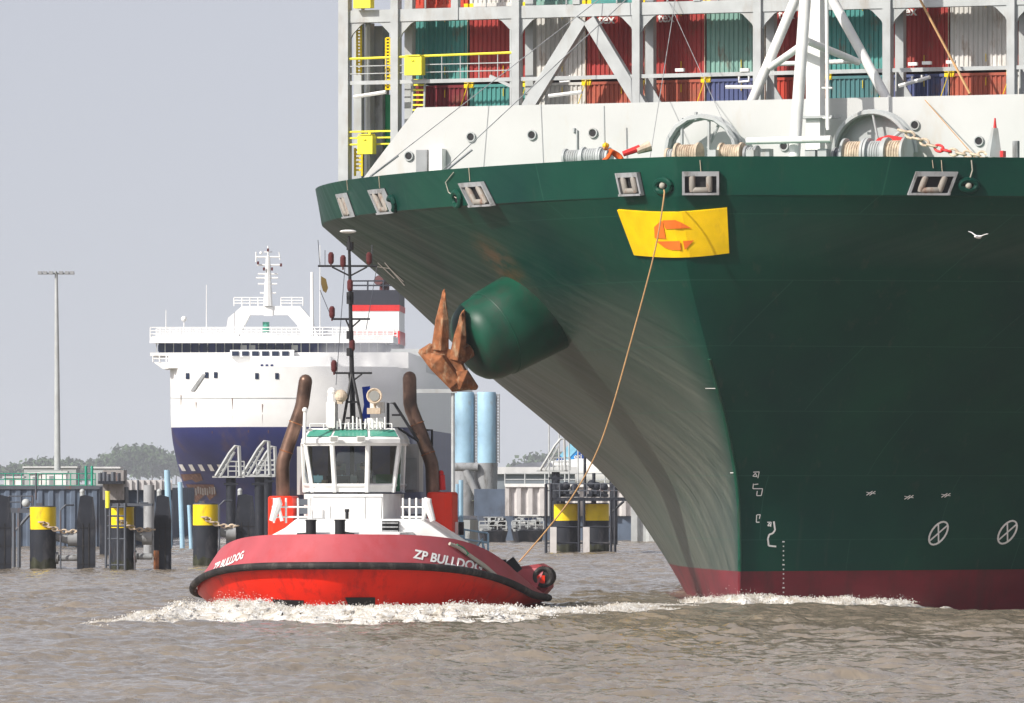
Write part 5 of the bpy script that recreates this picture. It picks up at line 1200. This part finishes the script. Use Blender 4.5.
fender_panel(-8, 11, 495, D-1, 'dark fender panel cut by the left edge of the photo'); fender_panel(235, 255, 494, 415, 'dark fender panel partly hidden behind the tug bow')
# walkway brackets at far left
t = thing('access_platform', 'small dark platform on braced legs at the far left', 'platform', (GX(18, D), D+6, 0)); m = MB(); Dp = D+6
m.box((GX(8, Dp), Dp, Zp(513, Dp)), (GX(33, Dp), Dp+2, Zp(508, Dp)))
for px in (14, 19): m.tube([(GX(px, Dp), Dp, -1), (GX(px, Dp), Dp, Zp(513, Dp))], .11, 6)
m.tube([(GX(16, Dp), Dp, Zp(530, Dp)), (GX(31, Dp), Dp, Zp(513, Dp))], .09, 6); m.build('frame', 'dgrey', t, False, True)
m = MB(); m.rail([(GX(9, Dp), Dp, Zp(508, Dp)), (GX(33, Dp), Dp, Zp(508, Dp))], .6, 2, .035, .5); m.tube([(GX(36, Dp), Dp, Zp(500, Dp)), (GX(36, Dp), Dp, Zp(473, Dp))], .05, 5); m.build('railing', 'dgrey', t, False, True)
m = MB(); m.ball((GX(26, Dp), Dp, Zp(503, Dp)), .22, 6); m.build('lamp', 'lgrey', t, True, True)
# jetty head behind the second dolphin
D = 480; t = thing('jetty_head', 'grey concrete jetty head with dark platform between the dolphins', 'jetty', (GX(110, D), D, 0)); m = MB()
m.box((GX(97, D), D+3, -1), (GX(123, D), D+7, Zp(487, D)), 1); m.box((GX(98, D), D, Zp(484, D)), (GX(122, D), D+4, Zp(481, D)), 1)
for px in (100, 104, 108, 113, 118): m.tube([(GX(px, D), D+.5, Zp(482, D)), (GX(px, D), D+.5, Zp(474-(px % 3), D))], .16, 6, 0)
m.box((GX(101, D), D+2, Zp(500, D)), (GX(122, D), D+6, Zp(470, D)), 2); m.build('platform', ['dgrey', 'dolphin', 'concrete'], t, False, True)
t = thing('steel_pile', 'thick grey-brown steel pile right of the jetty head', 'pile', (GX(149, 470), 470, 0)); m = MB(); m.tube([(GX(149, 470), 470, -1), (GX(149, 470), 470, Zp(485, 470))], GX(155, 470)-GX(149.5, 470), 16); m.build('shaft', 'grey', t, True, True)
for px, yt, wd, lab in ((167, 470, 6, 'pale blue pile left of the ferry bow, tallest of three'), (180, 482, 5, 'pale blue pile just under the ferry bow'), (189, 505, 4, 'short pale blue pile furthest under the ferry bow')):
    D = 520; t = thing('blue_pile', lab, 'pile', (GX(px, D), D, 0), 0, 'pale blue piles'); m = MB(); r = (GX(px+wd/2, D)-GX(px, D)); m.tube([(GX(px+3, D), D, -1), (GX(px, D), D, Zp(yt, D))], r, 10); m.build('shaft', 'lblue', t, True, True)
t = thing('berth_wall', 'dark berth wall below the ferry stern side, behind the tug', 'quay wall', (GX(300, 560), 560, 0)); m = sheetwall(GX(176, 560), GX(200, 560), 560, -1, 0.3); m = MB()
m.box((GX(400, 590), 590, -1), (GX(476, 590), 596, Zp(517, 590)), 0); m.box((GX(399, 590), 589.7, Zp(519, 590)), (GX(477, 590), 596.2, Zp(516, 590)), 1); m.build('wall', ['pile', 'dgrey'], t, False, True)
# low white wall / guard rail left between jetty head and piles
t = thing('low_white_wall', 'low white parapet wall left of the ferry bow', 'wall', (GX(140, 560), 560, 0)); m = MB(); m.box((GX(122, 560), 560, Zp(490, 560)), (GX(172, 560), 560.5, Zp(480, 560)))
for px in range(124, 172, 6): m.box((GX(px, 560), 559.8, Zp(490, 560)), (GX(px+2, 560), 559.99, Zp(480, 560)))
m.build('parapet', 'pilelight', t, False, True)
m = MB(); m.box((GX(122, 560), 560.6, -1), (GX(172, 560), 562, Zp(489, 560))); m.build('base', 'pile', t, False, True)
# gangway A-frames
def gangway(px, py, sc, D, lab, group='white mooring gangway frames'):
    t = thing('gangway_frame', lab, 'gangway', (GX(px, D), D, 0), 0, group); m = MB(); X = lambda u: GX(px+u*sc, D); Z = lambda v: Zp(py-v*sc, D)
    for dy in (0, 1.2):
        m.tube([(X(-9), D+dy, Z(0)), (X(3), D+dy, Z(20)), (X(8), D+dy, Z(26)), (X(11), D+dy, Z(26)), (X(12), D+dy, Z(0))], .1, 6); m.tube([(X(-5), D+dy, Z(0)), (X(7), D+dy, Z(21))], .06, 5)
        for i in range(5): m.tube([(X(-7+i*2.4), D+dy, Z(3+i*4)), (X(-4+i*2.4), D+dy, Z(1+i*4))], .04, 5)
    m.box((X(-12), D, Z(-1.5)), (X(16), D+1.2, Z(0))); m.build('truss', 'lgrey', t, False, True)
    m = MB(); m.rail([(X(2), D, Z(0)), (X(16), D, Z(0))], .85, 3, .04, .6); m.build('railing', 'lgrey', t, False, True)
    m = MB(); m.tube([(X(4), D+.5, -1), (X(4), D+.5, Z(-1.6))], .3, 10); m.box((X(-2), D+.2, Z(-8)), (X(10), D+1, Z(-6))); m.build('column', 'dolphin', t, True, True)
gangway(226, 476, 1.15, 470, 'leftmost white A-frame gangway before the navy ferry hull'); gangway(254, 475, 1.3, 475, 'white A-frame gangway second from the left before the ferry hull'); gangway(263, 474, 1.05, 485, 'smaller white A-frame gangway half behind its neighbour left of the tug pipe')
# ---- right hand background
def silo(px, lab, D=640):
    t = thing('silo', lab, 'silo', (GX(px, D), D, 3), 0, 'pale blue silos'); r = GX(px+10, D)-GX(px, D); m = MB(); m.tube([(GX(px, D), D, Zp(463, D)), (GX(px, D), D, Zp(394, D)), (GX(px, D), D, Zp(392, D))], [r, r, r*.9], 28); m.build('shell', 'lblue', t, True, True)
    m = MB()
    for dx in (-1.2, 1.2): m.tube([(GX(px+11.5+dx, D), D-.3, Zp(463, D)), (GX(px+11.5+dx, D), D-.3, Zp(394, D))], .05, 5)
    for py in np.arange(395, 463, 3): m.tube([(GX(px+10, D), D-.3, Zp(py, D)), (GX(px+13, D), D-.3, Zp(py, D))], .05, 5)
    m.build('ladder', 'grey', t, False, True); m = MB(); m.tube([(GX(px, D), D, Zp(463, D)), (GX(px, D), D, 0)], r*.99, 20); m.build('skirt', 'grey', t, True, True)
silo(464.5, 'left pale blue silo behind the tug'); silo(486.5, 'right pale blue silo with a ladder up its side')
D = 630; t = thing('grey_duct', 'thick grey duct bending down below the silos', 'duct', (GX(487, D), D, 0)); m = MB(); m.tube([(GX(486, D), D-3, Zp(463, D)), (GX(486, D), D-3, Zp(490, D)), (GX(490, D), D-3, Zp(517, D))], [.95, .9, .5], 18); m.tube([(GX(454, D), D-4, Zp(467, D)), (GX(478, D), D-4, Zp(467, D))], .35, 10); m.tube([(GX(466, D), D-4, Zp(470, D)), (GX(478, D), D-4, Zp(495, D))], .3, 10); m.build('pipe', 'grey', t, True, True)
D = 620; t = thing('pipe_bridge', 'thin white pipe bridge at the left silo top', 'pipe bridge', (GX(452, D), D, 0)); m = MB(); m.box((GX(413, D), D, Zp(393, D)), (GX(457, D), D+.6, Zp(389, D))); m.tube([(GX(453, D), D+.3, 0), (GX(453, D), D+.3, Zp(393, D))], .14, 8); m.build('frame', 'lgrey', t, False, True)
# white fendered quay and dark base
D = 603; t = thing('white_quay_wall', 'ribbed white quay wall above a dark base right of the silos', 'quay wall', (GX(550, D), D, 0))
m = sheetwall(GX(505, D), GX(645, D), D, Zp(516, D), Zp(487, D), .85, .3); m.build('ribbed_panel', ['pilelight', 'white'], t, False, True)
m = MB(); m.box((GX(474, D), D+.5, -1), (GX(645, D), D+9, Zp(516, D))); m.box((GX(474, D), D+1.2, Zp(516, D)), (GX(645, D), D+9, Zp(489, D))); m.build('base', 'pile', t, False, True)
m = MB(); m.rail([(GX(505, D), D+.2, Zp(485.5, D)), (GX(645, D), D+.2, Zp(485.5, D))], .9, 2, .05, 1.5); m.build('railing', 'lgrey', t, False, True)
t = thing('pale_sheet_wall', 'pale grey sheet pile wall beside the green ship hull', 'quay wall', (GX(640, 590), 590, 0)); m = sheetwall(GX(631, 590), GX(720, 590), 590, -1, Zp(502, 590)); m.build('sheet_piling', ['lgrey', 'grey'], t, False, True)
D = 680; t = thing('warehouse', 'long grey warehouse with white flat roof behind the quay', 'warehouse', (GX(550, D), D, 3)); m = MB(); m.box((GX(492, D), D, 3), (GX(575, D), D+20, Zp(474, D))); m.build('wall', 'shed', t, False, True)
m = MB(); m.box((GX(490, D), D-.5, Zp(474, D)), (GX(577, D), D+20.5, Zp(467, D))); m.build('roof', 'roofgrey', t, False, True)
# airliner tail behind
D = 760; t = thing('airliner', 'white airliner with blue patterned tail fin lettered eti beyond the quay', 'airplane', (GX(560, D), D, 3)); zf = Zp(474, D)
m = MB(); pts = [(GX(px, D), D+2, zf) for px in (500, 520, 560, 600, 640, 680, 700)]; m.tube(pts, [.4, 1.0, 1.35, 1.6, 1.6, 1.4, .4], 18); m.build('fuselage', 'white', t, True, True)
m = MB(); fin = [(548, 470), (575, 438), (585, 438), (600, 470)]
m.prism([(GX(a, D), D+1.8, Zp(b_, D)) for a, b_ in fin], (0, .4, 0), 0)
for pl, k in (([(548, 470), (560, 456), (566, 462), (563, 470)], 1), ([(560, 455), (572, 441), (577, 450), (566, 461)], 2), ([(578, 452), (592, 455), (599, 468), (580, 469), (572, 462)], 1), ([(566, 470), (572, 463), (578, 470)], 2)): m.prism([(GX(a, D), D+1.74, Zp(b_, D)) for a, b_ in pl], (0, .05, 0), k)
fn = m.build('tail_fin', ['skyblue', 'deepblue', 'palblue'], t, False, True)
tv, tf = text_mesh('eti', .01); m = MB(); m.add([(GX(574, D)+v[0]*.75, D+1.7, Zp(459, D)+v[1]*.75) for v in tv], tf); o = m.build('lettering', 'white', t, False, True); o.parent = fn
m = MB()
for px in (575, 625): m.tube([(GX(px, D), D+2, 3), (GX(px, D), D+2, zf-1)], .15, 6); m.tube([(GX(px, D), D+1.6, 3.3), (GX(px, D), D+2.4, 3.3)], .35, 12)
m.build('landing_gear', 'dgrey', t, False, True)
gangway(551, 470, 1.2, 560, 'white A-frame gangway right of the silos'); gangway(610, 470, .9, 565, 'white A-frame gangway nearest the green ship hull')
# lamp poles
for i, (px, yt) in enumerate(((549, 422), (559, 424), (569, 427), (578, 430))):
    D = 575+i*6; t = thing('slim_lamp_post', 'slim pale lamp post, %s of the four by the blue fin' % ordn[i], 'lamp post', (GX(px, D), D, 3), 0, 'slim lamp posts on the right quay'); m = MB(); m.tube([(GX(px, D), D, 2), (GX(px, D), D, Zp(yt, D))], .06, 6); m.build('pole', 'lgrey', t, False, True)
    m = MB(); m.box((GX(px-2, D), D-.1, Zp(yt+1, D)), (GX(px+2, D), D+.1, Zp(yt, D))); m.build('lamp', 'lgrey', t, False, True)
# double dolphin with dark work platform
D = 498
for px, lab in ((566, 'left yellow-banded dolphin under the dark work platform'), (597, 'right yellow-banded dolphin under the dark work platform')):
    dolphin(px, D, 24, 504, lab, group='dolphins under the work platform')
t = thing('work_platform', 'dark work platform carried over two yellow-banded dolphins', 'platform', (GX(580, D), D-2, 0)); m = MB(); Dq = D-2
m.box((GX(550, Dq), Dq, Zp(501, Dq)), (GX(628, Dq), Dq+4, Zp(497.5, Dq)), 0)
for px in (546, 551, 579, 584, 611, 615): m.tube([(GX(px, Dq), Dq, -1), (GX(px, Dq), Dq, Zp(484 if px < 552 else 500, Dq))], .1, 6, 0)
for py in (527, 543, 554): m.tube([(GX(546, Dq), Dq, Zp(py, Dq)), (GX(615, Dq), Dq, Zp(py, Dq))], .06, 6, 0)
m.tube([(GX(612, Dq), Dq, Zp(512, Dq)), (GX(624, Dq), Dq, Zp(501, Dq))], .09, 6, 0); m.build('frame', 'dolphin', t, False, True)
for px in (550, 583): m = MB(); m.box((GX(px, Dq), Dq-.2, Zp(553, Dq)), (GX(px+6.5, Dq), Dq+.1, Zp(527, Dq))); m.build('fender_board', 'pilelight', t, False, True)
m = MB(); m.rail([(GX(546, Dq), Dq, Zp(497.5, Dq)), (GX(628, Dq), Dq, Zp(497.5, Dq))], .85, 2, .04, .8); m.build('railing', 'dgrey', t, False, True)
for px, h_ in ((561, 9), (566, 10), (575, 8), (592, 12), (597, 10), (604, 9)):
    m = MB(); x = GX(px, Dq); m.tube([(x, Dq+1, Zp(497, Dq)), (x, Dq+1, Zp(497-h_*.6, Dq))], .22, 8); m.ball((x, Dq+1, Zp(497-h_, Dq)+.05), .28, 6); m.box((x-.3, Dq+.7, Zp(497, Dq)), (x+.3, Dq+1.3, Zp(494, Dq))); m.build('bollard', 'dolphin', t, True, True)
m = MB(); m.tube([(GX(585, Dq), Dq+1, Zp(497, Dq)), (GX(585, Dq), Dq+1, Zp(452, Dq))], .1, 6); m.tube([(GX(594, Dq), Dq+1, Zp(497, Dq)), (GX(594, Dq), Dq+1, Zp(473, Dq))], .12, 6); m.build('mast', 'dolphin', t, False, True)
# small boats
def boat(px0, px1, ytop, yb, D, lab, seed, k='scaff'):
    r_ = random.Random(seed); x0, x1 = GX(px0, D), GX(px1, D); zt = Zp(ytop, D); w_ = x1-x0; t = thing('work_boat', lab, 'boat', ((x0+x1)/2, D, 0)); zd = .9
    m = MB(); m.add([(x0, D+1, zd+.2), (x0+w_*.2, D-1, zd), (x1-w_*.2, D-1, zd), (x1, D+1, zd+.2), (x1, D+6, zd), (x0, D+6, zd), (x0+.4, D+1.5, -.3), (x0+w_*.25, D-.4, -.3), (x1-w_*.25, D-.4, -.3), (x1-.4, D+1.5, -.3), (x1-.3, D+6, -.3), (x0+.3, D+6, -.3)],
                    [(0, 1, 2, 3, 4, 5), (0, 1, 7, 6), (1, 2, 8, 7), (2, 3, 9, 8), (3, 4, 10, 9), (4, 5, 11, 10), (5, 0, 6, 11)]); m.build('hull', 'dolphin', t, False, True)
    m = MB(); m.box((x0+w_*.06, D+.2, zd), (x1-w_*.06, D+4, zd+(zt-zd)*.5)); m.box((x0+w_*.22, D+.8, zd+(zt-zd)*.5), (x1-w_*.2, D+3.5, zt)); m.box((x0+w_*.18, D+.6, zt), (x1-w_*.16, D+3.7, zt+.08)); cb = m.build('cabin', k, t, False, True)
    for i in range(4):
        m = MB(); xx = x0+w_*(.26+.135*i); m.box((xx, D+.74, zd+(zt-zd)*.6), (xx+w_*.1, D+.79, zd+(zt-zd)*.88)); m.build('window', 'darkglass', t, False, True).parent = cb
    m = MB(); m.rail([(x0+.1, D-.5, zd+.1), (x1-.1, D-.5, zd+.1)], .6, 2, .04, .6)
    for i in range(16): m.cbox((x0+w_*r_.uniform(.08, .92), D-.1, zd+r_.uniform(.05, .9)), (r_.uniform(.15, .5), .3, r_.uniform(.15, .45)))
    m.build('deck_gear', 'lgrey', t, False, True)
boat(511, 545, 516, 545, 585, 'small white work boat moored under the ribbed quay wall', 1); boat(478, 508, 518, 546, 578, 'grey work boat with pale deck load moored below the silos', 2, 'grey')
# trees
def tree(px, D, hgt, wd, lab, seed):
    r_ = np.random.default_rng(seed); x = GX(px, D); t = thing('broadleaf_tree', lab, 'tree', (x, D, 4), 0, 'hazy trees beyond the quay'); m = MB(); m.tube([(x, D, 3.5), (x+.2, D, 4+hgt*.4), (x, D, 4+hgt*.8)], [.45, .3, .08], 7)
    for a in range(5): an = a*1.3; m.tube([(x+.1, D, 4+hgt*(.3+.08*a)), (x+math.cos(an)*wd*.35, D+math.sin(an)*wd*.35, 4+hgt*(.5+.08*a))], [.15, .05], 5)
    m.build('trunk', 'bark', t, False, True)
    n = 900; cl = r_.normal(size=(14, 3)); cl /= np.linalg.norm(cl, axis=1)[:, None]; cl *= r_.uniform(.3, .85, (14, 1)); vs = []; fs = []
    for i in range(n):
        c = cl[i % 14]; p = c+r_.normal(size=3)*.17; q = np.array([x+p[0]*wd/2, D+p[1]*wd/2, 4+hgt*.6+p[2]*hgt*.42]); s = r_.uniform(.7, 1.8); u = r_.normal(size=3); u /= np.linalg.norm(u); v = np.cross(u, r_.normal(size=3)); v /= np.linalg.norm(v)
        k = len(vs); vs += [tuple(q-u*s-v*s*.6), tuple(q+u*s-v*s*.6), tuple(q+u*s*.8+v*s*.6), tuple(q-u*s*.8+v*s*.6)]; fs.append((k, k+1, k+2, k+3))
    m = MB(); m.add(vs, fs); m.build('crown', 'leaf', t, False, True)
tl = [(8, 5, 8), (22, 4, 6), (40, 7, 9), (55, 6, 8), (72, 6, 8), (88, 5, 7), (100, 6, 8), (112, 7.5, 9), (126, 8.5, 10), (140, 9, 10), (152, 8.5, 9), (163, 7.5, 9), (176, 6.5, 8), (545, 8, 10), (560, 9, 11), (574, 8.5, 10), (592, 8, 9), (530, 6.5, 9)]
for i, (px, h_, w_) in enumerate(tl):
    tree(px, 5100+(i*37) % 260, h_*3.1-2.5, w_*3.9, '%s hazy tree along the skyline counting from the left edge' % ordn[i] if i < 12 else ('hazy tree touching the ferry bow on the left skyline' if i == 12 else '%s hazy tree from the left beyond the right quay wall' % ordn[{13: 1, 14: 2, 15: 3, 16: 4, 17: 0}[i]]), 100+i)
# ---------------------------------------------------------------- foam
def foam_mat():
    m = bpy.data.materials.new('churned_foam'); m.use_nodes = True; n = m.node_tree.nodes; l = m.node_tree.links; b = n['Principled BSDF']; b.inputs['Roughness'].default_value = .8
    tc = n.new('ShaderNodeTexCoord'); t = n.new('ShaderNodeTexNoise'); t.inputs['Scale'].default_value = 2.2; t.inputs['Detail'].default_value = 8; l.new(tc.outputs['Object'], t.inputs['Vector'])
    r = n.new('ShaderNodeValToRGB'); r.color_ramp.elements[0].position = .4; r.color_ramp.elements[1].position = .6; r.color_ramp.elements[0].color = (.58, .53, .45, 1); r.color_ramp.elements[1].color = (.88, .87, .84, 1)
    l.new(t.outputs[0], r.inputs[0]); l.new(r.outputs[0], b.inputs['Base Color']); return m
M['foam'] = foam_mat()
def foam(name, path, seed, nfl):
    """path: (x, y_back, width towards camera, height)"""
    path = np.array(path, float); xs = np.arange(path[0, 0], path[-1, 0], .07); yb = np.interp(xs, path[:, 0], path[:, 1]); wd = np.interp(xs, path[:, 0], path[:, 2]); ht = np.interp(xs, path[:, 0], path[:, 3])
    nv = 34; v = np.linspace(0, 1, nv); X = np.repeat(xs[:, None], nv, 1); Y = yb[:, None]-wd[:, None]*v[None, :]
    X = X+.05*rng.normal(size=X.shape)
    prof = np.sin(np.pi*np.clip(v*1.0, 0, 1)**.55)[None, :]
    nz = fbm(X*.9, Y*.35, seed, 4); nf = fbm(X*3.2, Y*1.1, seed+9, 4)
    nx = fbm(xs*.8, xs*0+seed, seed+3, 4)[:, None]
    Z = ht[:, None]*prof*(.25+1.1*nz**1.2+.75*(nx-.35))*.85+.20*(nf-.5)*np.minimum(1, ht[:, None]*3)-.03
    Z -= .28*np.clip(.47-fbm(X*.55, Y*.18, seed+20, 4), 0, 1)*4*v[None, :]
    base = ridge_h(X, Y)
    Z = Z+base
    nu = len(xs); vs = np.stack([X, Y, Z], -1).reshape(-1, 3); ii = (np.arange(nu-1)[:, None]*nv+np.arange(nv-1)[None, :]).reshape(-1); q = np.stack([ii, ii+1, ii+nv+1, ii+nv], -1)
    # spray flecks
    k = rng.integers(0, nu, nfl); vv = rng.beta(1.3, 2.2, nfl); j = np.minimum((vv*nv).astype(int), nv-1); c = np.stack([X[k, j], Y[k, j], Z[k, j]], -1)
    rise = rng.exponential(.07, nfl)*ht[k]*1.6*(.3+1.4*nx[k, 0]**1.5); c[:, 2] += rise; c[:, 0] += rng.normal(size=nfl)*.12; ok = c[:, 2] > .03; c = c[ok]; rise = rise[ok]
    s = rng.uniform(.006, .02, len(c))*np.where(rise > .12, .6, 1.15); T = np.array([(1, 1, 1), (-1, -1, 1), (-1, 1, -1), (1, -1, -1)])
    tv = (c[:, None, :]+T[None]*s[:, None, None]*rng.uniform(.6, 1.3, (len(c), 4, 1))).reshape(-1, 3); o = len(vs); b4 = o+np.arange(len(c))*4
    tri = np.stack([np.stack([b4+a, b4+b_, b4+d], -1) for a, b_, d in ((0, 1, 2), (0, 3, 1), (0, 2, 3), (1, 3, 2))], 1).reshape(-1, 3)
    me = bpy.data.meshes.new(name); me.from_pydata(np.concatenate([vs, tv]).tolist(), [], q.tolist()+tri.tolist()); me.polygons.foreach_set('use_smooth', [True]*len(q)+[False]*len(tri)); me.materials.append(M['foam'])
    ob = bpy.data.objects.new(name, me); COL.objects.link(ob); tag(ob, kind='stuff'); return ob
def pw(px, py): D = F*HC/(py-HY); return GX(px, D), D
# (px, D of back edge, width, height)
def path(l): return [(GX(px, D), D, w_, h_) for px, D, w_, h_ in l]
foam('foam', path([(66, 238, 2, .02), (85, 240, 4, .12), (120, 245, 8, .25), (165, 251, 10, .42), (190, 257, 14, .55), (215, 262, 17, .7), (260, 262, 18, .62), (300, 261, 19, .38), (350, 260, 18, .42), (400, 260, 18, .38), (440, 261, 18, .42), (500, 262, 17, .45), (545, 262, 15, .45), (580, 264, 12, .35), (620, 270, 12, .22), (660, 276, 9, .15), (700, 280, 6, .1)]), 31, 34000)
foam('foam', path([(684, 287, 5, .2), (700, 285.6, 6, .4), (740, 284.2, 7, .46), (800, 286, 8, .48), (860, 288, 8, .5), (900, 290, 7, .42), (940, 292, 6, .35), (965, 293, 3, .1)]), 57, 16000)
# ---------------------------------------------------------------- smoke drifting from the tug's pipes
def smoke():
    m = MB(); c = W(372, 372, 640); m.ball(tuple(c), 1, 12, sc=(5.6, 12, 3.6)); o = m.build('smoke', 'white', None, True); tag(o, kind='stuff')
    mt = bpy.data.materials.new('drifting_smoke'); mt.use_nodes = True; n = mt.node_tree.nodes; l = mt.node_tree.links; n.clear(); out = n.new('ShaderNodeOutputMaterial'); v = n.new('ShaderNodeVolumePrincipled')
    v.inputs['Color'].default_value = (.85, .86, .9, 1); tc = n.new('ShaderNodeTexCoord'); no = n.new('ShaderNodeTexNoise'); no.inputs['Scale'].default_value = .38; no.inputs['Detail'].default_value = 4; l.new(tc.outputs['Object'], no.inputs['Vector'])
    vs = n.new('ShaderNodeVectorMath'); vs.operation = 'SUBTRACT'; vs.inputs[1].default_value = c; l.new(tc.outputs['Object'], vs.inputs[0]); v2 = n.new('ShaderNodeVectorMath'); v2.operation = 'DIVIDE'; v2.inputs[1].default_value = (5.6, 12, 3.6); l.new(vs.outputs[0], v2.inputs[0])
    ln = n.new('ShaderNodeVectorMath'); ln.operation = 'LENGTH'; l.new(v2.outputs[0], ln.inputs[0]); mr = n.new('ShaderNodeMapRange'); mr.inputs[1].default_value = 1; mr.inputs[2].default_value = .2; l.new(ln.outputs['Value'], mr.inputs[0])
    m2 = n.new('ShaderNodeMapRange'); m2.inputs[1].default_value = .46; m2.inputs[2].default_value = .7; m2.inputs[4].default_value = .5; l.new(no.outputs[0], m2.inputs[0])
    mu = n.new('ShaderNodeMath'); mu.operation = 'MULTIPLY'; l.new(mr.outputs[0], mu.inputs[0]); l.new(m2.outputs[0], mu.inputs[1]); l.new(mu.outputs[0], v.inputs['Density']); l.new(v.outputs[0], out.inputs['Volume']); o.data.materials[0] = mt
smoke()
# ---------------------------------------------------------------- haze
m = MB(); m.box((-5500, -300, -1.5), (5500, 5500, 60)); hz = m.build('haze', 'white'); tag(hz, kind='stuff')
hm = bpy.data.materials.new('haze_air'); hm.use_nodes = True; n = hm.node_tree.nodes; n.clear(); o = n.new('ShaderNodeOutputMaterial'); v = n.new('ShaderNodeVolumePrincipled')
v.inputs['Color'].default_value = (.88, .92, 1, 1); v.inputs['Density'].default_value = .00008; v.inputs['Anisotropy'].default_value = -.1; hm.node_tree.links.new(v.outputs[0], o.inputs['Volume']); hz.data.materials[0] = hm
